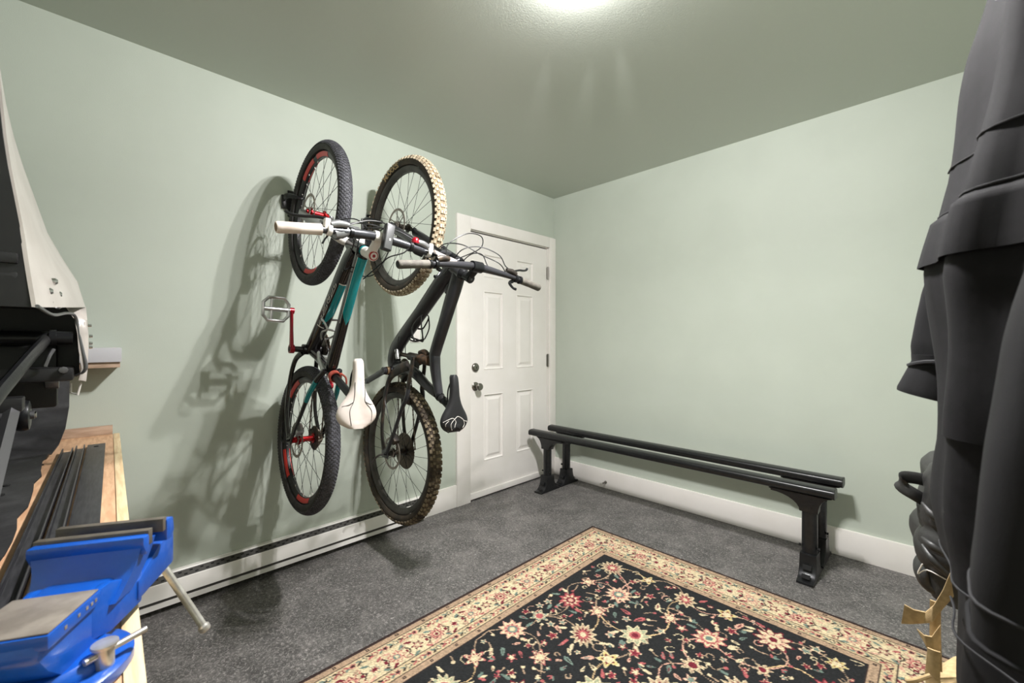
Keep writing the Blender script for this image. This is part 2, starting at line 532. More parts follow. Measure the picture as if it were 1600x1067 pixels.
# ------------------------------------------------------------------ rug
def rug():
    x0, x1, y0, y1 = 0.872, 2.49, -2.95, -0.678
    h = 0.004
    nx, ny = int((x1 - x0) / h), int((y1 - y0) / h)
    XX, YY = np.meshgrid((np.arange(nx + 1)) * h, (np.arange(ny + 1)) * h, indexing='ij')
    W, L = nx * h, ny * h
    rs = np.random.RandomState(5)
    black, cream, tan = (38, 39, 40), (206, 190, 156), (166, 142, 118)
    rose, dred, teal, pink, brown = (168, 92, 92), (110, 38, 50), (106, 124, 114), (202, 158, 138), (56, 44, 42)
    img = np.zeros((nx + 1, ny + 1, 3)); img[:] = black
    edge = np.minimum(np.minimum(XX, W - XX), np.minimum(YY, L - YY))
    def band(a, b, c):
        img[(edge >= a) & (edge < b)] = c
    band(0, 0.020, brown)
    band(0.020, 0.042, tan)
    band(0.042, 0.045, brown)
    band(0.045, 0.085, (194, 177, 144))
    band(0.085, 0.088, brown)
    band(0.088, 0.180, cream)
    band(0.180, 0.183, brown)
    band(0.183, 0.222, (192, 174, 140))
    band(0.222, 0.225, brown)
    band(0.225, 0.256, tan)
    band(0.256, 0.260, brown)
    def win(cx, cy, r):
        i0, i1 = max(0, int((cx - r) / h)), min(nx + 1, int((cx + r) / h) + 2)
        j0, j1 = max(0, int((cy - r) / h)), min(ny + 1, int((cy + r) / h) + 2)
        return slice(i0, i1), slice(j0, j1)
    def disc(cx, cy, r, c):
        w = win(cx, cy, r)
        m = (XX[w] - cx) ** 2 + (YY[w] - cy) ** 2 < r * r
        img[w][m] = c
    def ell(cx, cy, a, b, th, c, tip=0.0):
        w = win(cx, cy, a)
        dx, dy = XX[w] - cx, YY[w] - cy
        u = dx * math.cos(th) + dy * math.sin(th)
        v = -dx * math.sin(th) + dy * math.cos(th)
        m = (u / a) ** 2 + (v / (b * np.clip(1 - tip * u / a, 0.1, 2))) ** 2 < 1
        img[w][m] = c
    def flower(cx, cy, R_, n, cols, ph=0.0, depth=0.3, sq=1.0, th=0.0):
        w = win(cx, cy, R_ * 1.25)
        dx, dy = XX[w] - cx, YY[w] - cy
        u = dx * math.cos(th) + dy * math.sin(th)
        v = (-dx * math.sin(th) + dy * math.cos(th)) / sq
        rr = np.hypot(u, v) / R_
        an = np.arctan2(v, u) + ph
        pet = 1 - depth * np.abs(np.sin(an * n / 2)) ** 1.3
        sub = img[w]
        k = len(cols)
        for i, c in enumerate(cols):
            f = [1.0, 0.86, 0.6, 0.36, 0.2][i] if k <= 5 else 1
            sub[rr < f * (pet if i < 3 else 1)] = c
        if R_ > 0.03:
            gap = (np.abs(np.sin(an * n / 2)) > 0.94) & (rr > 0.36) & (rr < 0.95 * pet)
            sub[gap] = cols[0] if i else c
    def vine(pts, r, c):
        P = np.array(pts)
        for a, b in zip(P[:-1], P[1:]):
            k = max(2, int(np.hypot(*(b - a)) / 0.003))
            for t in np.linspace(0, 1, k):
                q = a + (b - a) * t
                disc(q[0], q[1], r, c)
    # --- field
    fx0, fx1, fy0, fy1 = 0.262, W - 0.262, 0.262, L - 0.262
    infield = lambda a, b, m=0.012: fx0 + m < a < fx1 - m and fy0 + m < b < fy1 - m
    placed = []
    def free(x, y, r):
        return all((x - a) ** 2 + (y - b) ** 2 > (r + c) ** 2 for a, b, c in placed)
    pal = [[dred, cream, pink, cream, dred], [rose, cream, rose, cream, teal], [cream, tan, dred, rose, cream], [cream, (150, 156, 128), cream, rose, dred],
           [dred, rose, cream, dred, pink], [pink, cream, rose, teal, cream]]
    bigs, meds = [], []
    nxs, nys = 6, 10
    gx, gy = (fx1 - fx0) / nxs, (fy1 - fy0) / nys
    for i in range(nxs):
        for j in range(nys):
            x = fx0 + gx * (i + 0.5) + rs.uniform(-.03, .03); y = fy0 + gy * (j + 0.5) + rs.uniform(-.03, .03)
            (bigs if (i + j) % 2 else meds).append((x, y))
    allp = bigs + meds
    for p in bigs:                                      # thin scrolling vines from every large flower to its neighbours
        near = sorted(meds, key=lambda q: (q[0] - p[0]) ** 2 + (q[1] - p[1]) ** 2)[:3]
        for q in near:
            d = (q[0] - p[0], q[1] - p[1])
            b1 = rs.choice([-1, 1]) * rs.uniform(0.25, 0.6)
            ln = []
            for t in np.linspace(0, 1, 22):
                o_ = b1 * math.sin(t * math.pi * rs.choice([1.0, 1.0])) * 0.6
                ln.append((p[0] + d[0] * t - d[1] * o_, p[1] + d[1] * t + d[0] * o_))
            ln = [z for z in ln if infield(*z, 0.006)]
            if len(ln) > 3:
                vine(ln, 0.0028, [tan, (206, 176, 132), pink][rs.randint(3)])
    def curl(x, y, th, r, sgn, c):
        pts = []
        for k in range(17):
            a = th + sgn * k * 0.24
            rr = r * (1.25 - k / 22)
            pts.append((x + rr * (math.cos(a) - math.cos(th)), y + rr * (math.sin(a) - math.sin(th))))
        pts = [z for z in pts if infield(*z, 0.006)]
        if len(pts) > 4:
            vine(pts, 0.0024, c)
    for p in allp:
        for k in range(2):
            curl(p[0] + rs.uniform(-.05, .05), p[1] + rs.uniform(-.05, .05), rs.uniform(0, 6.28), rs.uniform(0.018, 0.034), rs.choice([-1, 1]), [cream, tan, pink][rs.randint(3)])
    for p in bigs:
        R_ = rs.uniform(0.062, 0.076)
        R_ = min(R_, p[0] - fx0 - 0.004, fx1 - p[0] - 0.004, p[1] - fy0 - 0.004, fy1 - p[1] - 0.004)
        flower(p[0], p[1], R_, int(rs.choice([9, 11, 12, 13])), pal[rs.randint(len(pal))], rs.uniform(0, 6), 0.34, rs.uniform(0.74, 1.0), rs.uniform(0, 3))
        placed.append((p[0], p[1], R_ + 0.004))
        for k in range(4):
            th = rs.uniform(0, 6.28)
            cx, cy = p[0] + math.cos(th) * (R_ + .016), p[1] + math.sin(th) * (R_ + .016)
            if infield(cx, cy, 0.02):
                ell(cx, cy, 0.02, 0.0065, th + 0.4, [teal, cream, rose][rs.randint(3)], 0.5)
    for p in meds:
        R_ = min(rs.uniform(0.034, 0.048), p[0] - fx0 - 0.004, fx1 - p[0] - 0.004, p[1] - fy0 - 0.004, fy1 - p[1] - 0.004)
        flower(p[0], p[1], R_, int(rs.choice([5, 6, 7])), [[cream, tan, cream, dred], [cream, teal, cream, rose], [rose, cream, dred, cream], [cream, (196, 180, 120), dred, cream]][rs.randint(4)], rs.uniform(0, 6), 0.5)
        placed.append((p[0], p[1], R_ + 0.002))
    tries = 0
    while tries < 5000:                                 # leaves, buds and sprigs in the gaps
        tries += 1
        x, y = rs.uniform(fx0, fx1), rs.uniform(fy0, fy1)
        l_ = rs.uniform(0.014, 0.030)
        if not infield(x, y, l_ + 0.004) or not free(x, y, l_ * 0.85):
            continue
        placed.append((x, y, l_ * 0.85))
        th = rs.uniform(0, 6.28)
        kind = [0, 1, 2, 0, 4, 1, 3][rs.randint(7)]
        if kind == 0:
            ell(x, y, l_, l_ * 0.34, th, [cream, rose, teal, pink][rs.randint(4)], 0.6)
            ell(x, y, l_ * 0.6, l_ * 0.11, th, [dred, teal, brown][rs.randint(3)])
        elif kind == 1:
            flower(x, y, l_ * 0.95, 5, [[cream, rose, dred], [pink, cream, teal], [rose, dred, cream]][rs.randint(3)], th, 0.55)
        elif kind == 2:
            for k in (-0.8, 0, 0.8):
                ell(x + math.cos(th + k) * l_ * .5, y + math.sin(th + k) * l_ * .5, l_ * .55, l_ * .2, th + k, [cream, teal, rose][rs.randint(3)])
        elif kind == 3:
            curl(x, y, th, l_ * 0.8, rs.choice([-1, 1]), [cream, tan][rs.randint(2)])
        else:
            vine([(x - math.cos(th) * l_ + math.sin(th) * l_ * .3, y - math.sin(th) * l_ - math.cos(th) * l_ * .3), (x, y), (x + math.cos(th) * l_, y + math.sin(th) * l_)], 0.0026, tan)
            disc(x + math.cos(th) * l_ * .8, y + math.sin(th) * l_ * .8, 0.007, [rose, cream][rs.randint(2)])
    # --- borders
    def along(off, step, fn):
        a, b = off, W - off
        c, d = off, L - off
        nxs = max(1, round((b - a) / step)); nys = max(1, round((d - c) / step))
        k = 0
        for i in range(nxs):
            fn(a + (b - a) * i / nxs, c, 0, k); fn(b - (b - a) * i / nxs, d, math.pi, k); k += 1
        for i in range(nys):
            fn(b, c + (d - c) * i / nys, math.pi / 2, k); fn(a, d - (d - c) * i / nys, -math.pi / 2, k); k += 1
    def sq(x, y, th, k):
        w = win(x, y, 0.007)
        m = (np.abs(XX[w] - x) < 0.0065) & (np.abs(YY[w] - y) < 0.0065)
        img[w][m] = brown
        disc(x, y, 0.003, tan)
    along(0.029, 0.125, sq); along(0.2405, 0.115, sq)
    def guard(x, y, th, k):
        cx, sx = math.cos(th), math.sin(th)
        flower(x, y, 0.0145, 5, [[rose, dred, cream], [teal, brown, cream], [pink, rose, brown]][k % 3], k, 0.4)
        for s_ in (-1, 1):
            ell(x + cx * 0.02 - sx * 0.006 * s_, y + sx * 0.02 + cx * 0.006 * s_, 0.011, 0.0042, th + 0.6 * s_, [teal, rose, brown][(k + s_) % 3])
    along(0.065, 0.042, guard); along(0.2025, 0.042, guard)
    def main(x, y, th, k):
        cx, sx = math.cos(th), math.sin(th)
        at = lambda u, v: (x + cx * u - sx * v, y + sx * u + cx * v)
        if k % 2 == 0:
            flower(x, y, 0.036, 9, [[dred, pink, rose, cream, dred], [rose, cream, pink, teal, cream]][(k // 2) % 2], k, 0.3)
        else:
            flower(x, y, 0.026, 6, [[brown, dred, pink, cream], [teal, cream, rose, dred]][(k // 2) % 2], k, 0.5)
        for s_ in (-1, 1):
            vine([at(0.03, 0.0), at(0.045, 0.022 * s_), at(0.062, 0.028 * s_)], 0.003, brown)
            p = at(0.05, 0.03 * s_); flower(p[0], p[1], 0.014, 5, [[rose, dred, cream], [teal, pink, brown], [pink, dred, cream]][(k + s_) % 3], k, 0.45)
            p = at(0.022, 0.036 * s_); ell(p[0], p[1], 0.016, 0.006, th + s_ * 0.5, [teal, dred, pink][(k + s_) % 3])
            p = at(-0.034, 0.034 * s_); ell(p[0], p[1], 0.014, 0.005, th - s_ * 0.7, [rose, tan, teal][(k + s_) % 3])
            p = at(0.044, -0.004 * s_); disc(p[0], p[1], 0.006, dred)
    along(0.134, 0.088, main)
    img *= (1 + 0.30 * (rs.rand(nx + 1, ny + 1, 1) - 0.5))
    img = np.clip(img, 0, 255) / 255.0
    lc = np.where(img <= 0.04045, img / 12.92, ((img + 0.055) / 1.055) ** 2.4)
    z = np.full(XX.shape, 0.009) + 0.0012 * (rs.rand(*XX.shape) - 0.5)
    z[0, :] = z[-1, :] = 0.0; z[:, 0] = z[:, -1] = 0.0
    vs = np.stack([XX, YY, z], -1).reshape(-1, 3)
    idx = np.arange((nx + 1) * (ny + 1)).reshape(nx + 1, ny + 1)
    q = np.stack([idx[:-1, :-1], idx[1:, :-1], idx[1:, 1:], idx[:-1, 1:]], -1).reshape(-1, 4)
    me = bpy.data.meshes.new('area_rug')
    me.vertices.add(len(vs)); me.vertices.foreach_set('co', vs.astype(np.float32).ravel())
    me.loops.add(q.size); me.loops.foreach_set('vertex_index', q.astype(np.int32).ravel())
    me.polygons.add(len(q)); me.polygons.foreach_set('loop_start', np.arange(0, q.size, 4, dtype=np.int32))
    me.update(calc_edges=True)
    ca = me.color_attributes.new('dye', 'FLOAT_COLOR', 'POINT')
    ca.data.foreach_set('color', np.concatenate([lc.reshape(-1, 3), np.ones((len(vs), 1))], 1).astype(np.float32).ravel())
    m = bpy.data.materials.new('dyed_wool_pile')
    m.use_nodes = True
    nt = m.node_tree
    b = nt.nodes['Principled BSDF']
    b.inputs['Roughness'].default_value = 0.95
    b.inputs['Specular IOR Level'].default_value = 0.15
    at_ = nt.nodes.new('ShaderNodeAttribute'); at_.attribute_name = 'dye'
    nt.links.new(at_.outputs['Color'], b.inputs['Base Color'])
    tc = nt.nodes.new('ShaderNodeTexCoord')
    n2 = nt.nodes.new('ShaderNodeTexNoise'); n2.inputs['Scale'].default_value = 350
    bp = nt.nodes.new('ShaderNodeBump'); bp.inputs['Strength'].default_value = 0.5; bp.inputs['Distance'].default_value = 0.003
    nt.links.new(tc.outputs['Object'], n2.inputs['Vector']); nt.links.new(n2.outputs['Fac'], bp.inputs['Height'])
    nt.links.new(bp.outputs['Normal'], b.inputs['Normal'])
    me.materials.append(m)
    o = bpy.data.objects.new('area_rug', me)
    COL.objects.link(o)
    o.location = (x0, y0, 0.0005)
    tag(o, 'oriental area rug with black floral field and cream flowered border on the grey floor', 'rug')
rug()

# ------------------------------------------------------------------ the two truck rack crossbars by the far wall
def rack(y, label, first):
    t = thing('truck_rack', label, 'rack', (1.09, y, 0), group='truck rack crossbars by the far wall')
    xl, xr, zt = 0.075 - 1.09, 2.062 - 1.09, 0.458
    # bar : flattened D profile
    prof = []
    for k in range(20):
        th = 2 * math.pi * k / 20
        c, s_ = math.cos(th), math.sin(th)
        prof.append((0.042 * math.copysign(abs(c) ** 0.75, c), zt - 0.024 + 0.024 * math.copysign(abs(s_) ** 0.6, s_)))
    G().prism([(xl + 0.006, a, b) for a, b in prof], (xr - xl - 0.012, 0, 0)).build('crossbar', 'rackbar', t, ang=50)
    for xe, s_ in ((xl, 1), (xr, -1)):
        G().prism([(xe, a * 1.03, zt - 0.024 + (b - zt + 0.024) * 1.03) for a, b in prof], (s_ * 0.008, 0, 0)).build('end_cap', 'blackpl', t, bevel=0.002)
    for xg, s_ in ((0.242 - 1.09, 1), (1.957 - 1.09, -1)):       # s_ : direction towards the middle
        # leg post
        leg = G().tube([(xg, 0, 0.10), (xg + 0.0, 0, 0.34)], [(0.034, 0.030), (0.034, 0.030)], 16, side=(1, 0, 0))
        leg.build('leg', 'rackbar', t, ang=50)
        # bracket : gusset flaring along the bar
        out, inn = 0.055, 0.165
        poly = [(xg - s_ * 0.038, 0.325)]
        for k in range(7):
            a = k / 6
            poly.append((xg - s_ * (0.038 + out * (1 - math.cos(a * math.pi / 2))), 0.325 + 0.085 * math.sin(a * math.pi / 2)))
        poly.append((xg + s_ * inn, 0.412)); poly.append((xg + s_ * inn, 0.402))
        for k in range(8):
            a = 1 - k / 7
            poly.append((xg + s_ * (0.038 + (inn - 0.038) * (1 - math.cos(a * math.pi / 2))), 0.325 + 0.072 * math.sin(a * math.pi / 2)))
        G().prism([(a, -0.03, b) for a, b in poly], (0, 0.06, 0)).build('bracket', 'rackbar', t, bevel=0.003)
        # foot : wide along y, hollow sockets on its slanted ends
        prof_f = [(-0.115, 0.0), (0.115, 0.0), (0.115, 0.012)]
        for k in range(1, 9):
            a = k / 8
            prof_f.append((0.115 - 0.075 * math.sin(a * math.pi / 2) ** 0.8, 0.012 + 0.11 * (1 - math.cos(a * math.pi / 2))))
        prof_f += [(-p, z) for p, z in reversed(prof_f[2:])]
        f = G().prism([(xg - 0.036, a, b) for a, b in prof_f], (0.072, 0, 0)).build('foot', 'blackmt', t, bevel=0.004)
        for e in (-1, 1):
            for (yy, zz, an) in ((-0.0905, 0.032, 33), (-0.062, 0.065, 56)):
                rot = Matrix.Rotation(R(-e * (90 - an) + 0), 3, 'X')
                G().box((xg, e * -yy, zz), (0.036, 0.024, 0.0035), Matrix.Rotation(R(-e * an), 3, 'X')).build('socket', 'hole', f, bevel=0.002)
        for e in (-1, 1):
            G().cyl((xg + e * 0.034, -0.012, 0.15), (xg + e * 0.043, -0.012, 0.15), 0.007, 8).build('bolt', 'blackmt', t)
        G().cyl((xg + s_ * 0.172, 0, 0.40), (xg + s_ * 0.172, 0, 0.412), 0.009, 8).build('bolt', 'blackmt', t)
rack(-0.374, 'black truck bed rack crossbar on two legs, nearer of the pair, in front', True)
rack(-0.134, 'black truck bed rack crossbar on two legs, farther of the pair, against the wall', False)

# ------------------------------------------------------------------ bicycles (x = out from the wall, y = the rider's right, z = towards the front wheel, which is up)
def V(x, w, z):
    return Vector((x, w, z))

def wheel(bike, cx, cz, p):
    """wheel > tyre, tread, rim, spokes, hub, brake_rotor (+ cassette)"""
    c = V(0, 0, 0)
    front = p['front']
    Rb, ht = p['bead'], p['half']           # bead radius, tyre half width
    rc = Rb + ht * 0.86
    w = bpy.data.objects.new('wheel', None)
    COL.objects.link(w); w.parent = bike; w.location = (cx, 0, cz); w.empty_display_size = 0.05
    prof = []
    for k in range(15):
        th = R(-128) + R(256) * k / 14
        prof.append((rc + ht * 0.97 * math.cos(th), ht * math.sin(th)))
    ty = G().ring(prof, c, seg=96).build('tyre', p['tyre'], w)
    cr = [(rc + (ht * 0.97 + .0006) * math.cos(R(a)), (ht + .0006) * math.sin(R(a))) for a in range(-60, 61, 10)]
    G().ring(cr, c, seg=96, closed=False).build('tyre_crown', p['crown'], w)
    # tread blocks
    t = G()
    n = p['knobs']
    kh = p['kh']
    for i in range(n):
        for (a, wd, ln, off) in p['rows']:
            th = 2 * math.pi * (i + off) / n
            for s_ in ((-1, 1) if a else (0,)):
                an = R(a) * s_
                rr = rc + (ht * 0.97 + kh / 2) * math.cos(an)
                ww = (ht + kh / 2) * math.sin(an)
                base = Matrix.Rotation(-th, 3, 'Y') @ Matrix.Rotation(an, 3, 'Z')
                t.box(V(rr * math.cos(th), ww, rr * math.sin(th)), (kh * 1.3, wd, ln), base)
    o = t.build('tread', p['tread'], w)
    o['kind'] = 'stuff'
    # rim
    d = p['depth']
    hw = p['rimw']
    G().ring([(Rb + 0.004, hw), (Rb - 0.004, hw + 0.001), (Rb - d * 0.5, hw * 0.9), (Rb - d, hw * 0.42), (Rb - d, -hw * 0.42), (Rb - d * 0.5, -hw * 0.9), (Rb - 0.004, -hw - 0.001), (Rb + 0.004, -hw)],
             c, seg=96).build('rim', p['rim'], w)
    if p.get('decal'):
        for a0 in p['decal']:
            for s_ in (-1, 1):
                G().ring([(Rb + 0.001, s_ * (hw + 0.0022)), (Rb - d * 0.45, s_ * (hw * 0.91 + 0.0018)), (Rb - d * 0.85, s_ * (hw * 0.58 + 0.0016)), (Rb - d * 0.8, s_ * (hw * 0.5 - .002)), (Rb + 0.001, s_ * (hw - .002))], c,
                         seg=12, a0=R(a0), a1=R(a0 + 30)).build('rim_decal', 'redrim', w)
    # hub
    hl = 0.05 if front else 0.062
    G().ring([(0.006, -hl), (0.013, -hl), (0.014, -0.034), (0.024, -0.033), (0.024, -0.029), (0.013, -0.026), (0.013, 0.026), (0.024, 0.029), (0.024, 0.033), (0.014, 0.034), (0.013, hl), (0.006, hl)],
             c, seg=20).build('hub', p['hub'], w)
    G().cyl((0, -hl - 0.02, 0), (0, hl + 0.02, 0), 0.0058, 10).build('axle', 'blackmt', w)
    # spokes
    s = G(); nb = G()
    ns = p['spokes']
    ri = Rb - d + 0.001
    for i in range(ns):
        sd = -1 if i % 2 else 1
        th = 2 * math.pi * (i + 0.3) / ns
        cross = R(62) * (1 if (i // 2) % 2 else -1)
        a = V(0.024 * math.cos(th + cross), sd * 0.031, 0.024 * math.sin(th + cross))
        b = V(ri * math.cos(th), sd * 0.003, ri * math.sin(th))
        s.tube([a, b], 0.00105, 5)
        nb.tube([b - (b - a).normalized() * 0.012, b], 0.0019, 5)
    s.build('spokes', 'spoke', w)['kind'] = 'stuff'
    nb.build('nipples', p['nip'], w)['kind'] = 'stuff'
    # brake rotor on the rider's left
    wr = -0.040
    ro = p['rotor']
    g = G().ring([(ro, wr - .001), (ro, wr + .001), (ro - 0.013, wr + .001), (ro - 0.013, wr - .001)], c, seg=48)
    for i in range(6):
        th = 2 * math.pi * i / 6
        g.tube([V(0.02 * math.cos(th), wr, 0.02 * math.sin(th)), V((ro - 0.007) * math.cos(th + 0.42), wr, (ro - 0.007) * math.sin(th + 0.42))], (0.0035, 0.001), 6, side=(0, 0, 1) if abs(math.cos(th)) > .7 else (1, 0, 0))
    g.ring([(0.022, wr - .002), (0.022, wr + .002), (0.014, wr + .002), (0.014, wr - .002)], c, seg=18)
    g.build('brake_rotor', 'steel', w)
    if not front:
        cs = G()
        for k in range(8):
            rr = p['cas'] * (1 - 0.085 * k)
            yy = 0.036 + 0.0044 * k
            n_ = int(rr * 420)
            pr = []
            for q in range(n_ * 2):
                th = math.pi * q / n_
                r_ = rr if q % 2 else rr - 0.004
                pr.append(V(r_ * math.cos(th), yy, r_ * math.sin(th)))
            cs.prism(pr, (0, 0.0018, 0))
        cs.build('cassette', 'chain', w)
    return w

def saddle(bike, base, m, ln, wid, tail_cut, seams=None, seam_m='seam', tilt=0.0):
    """padded top looks towards +x; nose at +z"""
    s = G()
    rows = []
    h_ = wid / 2
    prof = [(0.0, 0.011), (0.035, 0.0185), (0.2, 0.021), (0.36, 0.024), (0.48, 0.032), (0.58, h_ * 0.63), (0.67, h_ * 0.84), (0.75, h_ * 0.97), (0.82, h_), (0.89, h_ * 0.92), (0.95, h_ * 0.72), (1.0, h_ * 0.40)]
    def hw(u):
        for i in range(len(prof) - 1):
            if prof[i][0] <= u <= prof[i + 1][0]:
                p0, p1, p2, p3 = prof[max(i - 1, 0)][1], prof[i][1], prof[i + 1][1], prof[min(i + 2, len(prof) - 1)][1]
                t = (u - prof[i][0]) / (prof[i + 1][0] - prof[i][0])
                return 0.5 * (2 * p1 + (p2 - p0) * t + (2 * p0 - 5 * p1 + 4 * p2 - p3) * t * t + (3 * p1 - p0 - 3 * p2 + p3) * t ** 3)
        return prof[-1][1]
    N = 40; K = 20
    def top(u, v):
        z = ln * (0.5 - u)
        z2 = z + tail_cut * (1 - abs(v)) * max(0, (u - 0.8) / 0.2)      # scooped tail
        h = 0.004 * math.sin(u * math.pi) - 0.006 * (u < 0.2) * (1 - u / 0.2) ** 2 + 0.010 * max(0, u - 0.7)
        y = hw(u) * math.sin(v * math.pi / 2 * 0.97)
        x = h - (0.026 + 0.004 * u) * (1 - math.cos(v * math.pi / 2)) ** 1.6 - 0.002 * math.exp(-(v / 0.18) ** 2) * (0.3 < u < 0.9)
        return V(x, y, z2)
    for i in range(N):
        u = i / (N - 1)
        r_ = [top(u, -1 + 2 * k / (K - 1)) for k in range(K)]
        h = hw(u)
        bot = [V(r_[-1].x - 0.006, h * 0.82 * (1 - 2 * k / 5), r_[K // 2].z) for k in range(6)]
        rows.append(r_ + bot)
    s.grid(rows, closed_u=True, capends=True)
    o = s.build('saddle', m, bike, ang=55)
    o.location = base
    o.rotation_euler = (0, R(tilt), R(-7))
    if seams:
        q = G()
        for line in seams:
            q.tube([top(u, v) + V(0.0006, 0, 0) for u, v in line], 0.0013, 6, smooth=5)
        q.build('stitched_line', seam_m, o)
    rl = G()
    for s_ in (-1, 1):
        rl.tube([V(-0.022, 0.012 * s_, ln * 0.40), V(-0.04, 0.021 * s_, ln * 0.22), V(-0.043, 0.022 * s_, -ln * 0.12), V(-0.03, 0.03 * s_, -ln * 0.36)], 0.0035, 8, smooth=5)
    rl.build('saddle_rails', 'blackmt', o)
    return o

def lever_set(parent, base, w0, s_, body_m, lever_m, clamp_m, lv):
    """brake lever clamp, reservoir and blade at handlebar position base; s_ = -1 left, +1 right; lv = blade points"""
    G().cyl(base + V(0, -0.007, 0), base + V(0, 0.007, 0), 0.019, 16).build('lever_clamp', clamp_m, parent, bevel=0.002)
    G().tube([base + V(0.004, -0.002 * s_, 0.018), base + V(0.004, -0.03 * s_, 0.028), base + V(0.004, -0.062 * s_, 0.03)], [(0.012, 0.011), (0.013, 0.012), (0.009, 0.008)], 12, smooth=3).build('brake_body', body_m, parent)
    G().tube([base + q for q in lv], [(0.008, 0.005)] * (len(lv) - 1) + [(0.006, 0.005)], 10, smooth=6, side=(1, 0, 0)).build('brake_lever', lever_m, parent)

def cable(parent, pts, r=0.0024, m='cable', name='cable'):
    return G().tube(pts, r, 7, smooth=8).build(name, m, parent)

def crank(parent, a, b, m, name='crank_arm', k=1.0):
    a, b = Vector(a), Vector(b)
    g = G().tube([a, a.lerp(b, 0.12), a.lerp(b, 0.5), a.lerp(b, 0.88), b], [(0.008 * k, 0.019), (0.008 * k, 0.018), (0.007 * k, 0.0125 * k), (0.007 * k, 0.0125 * k), (0.007 * k, 0.015)], 14, side=(0, 1, 0))
    for q, rr in ((a, 0.020), (b, 0.0145)):
        g.cyl(q + V(0, -0.009, 0), q + V(0, 0.009, 0), rr, 18)
    o = g.build(name, m, parent, ang=50)
    s_ = -1 if a.y < 0 else 1
    G().cyl(a + V(0, s_ * 0.009, 0), a + V(0, s_ * 0.0105, 0), 0.011, 14).build('crank_bolt', 'blackmt', o)
    return o

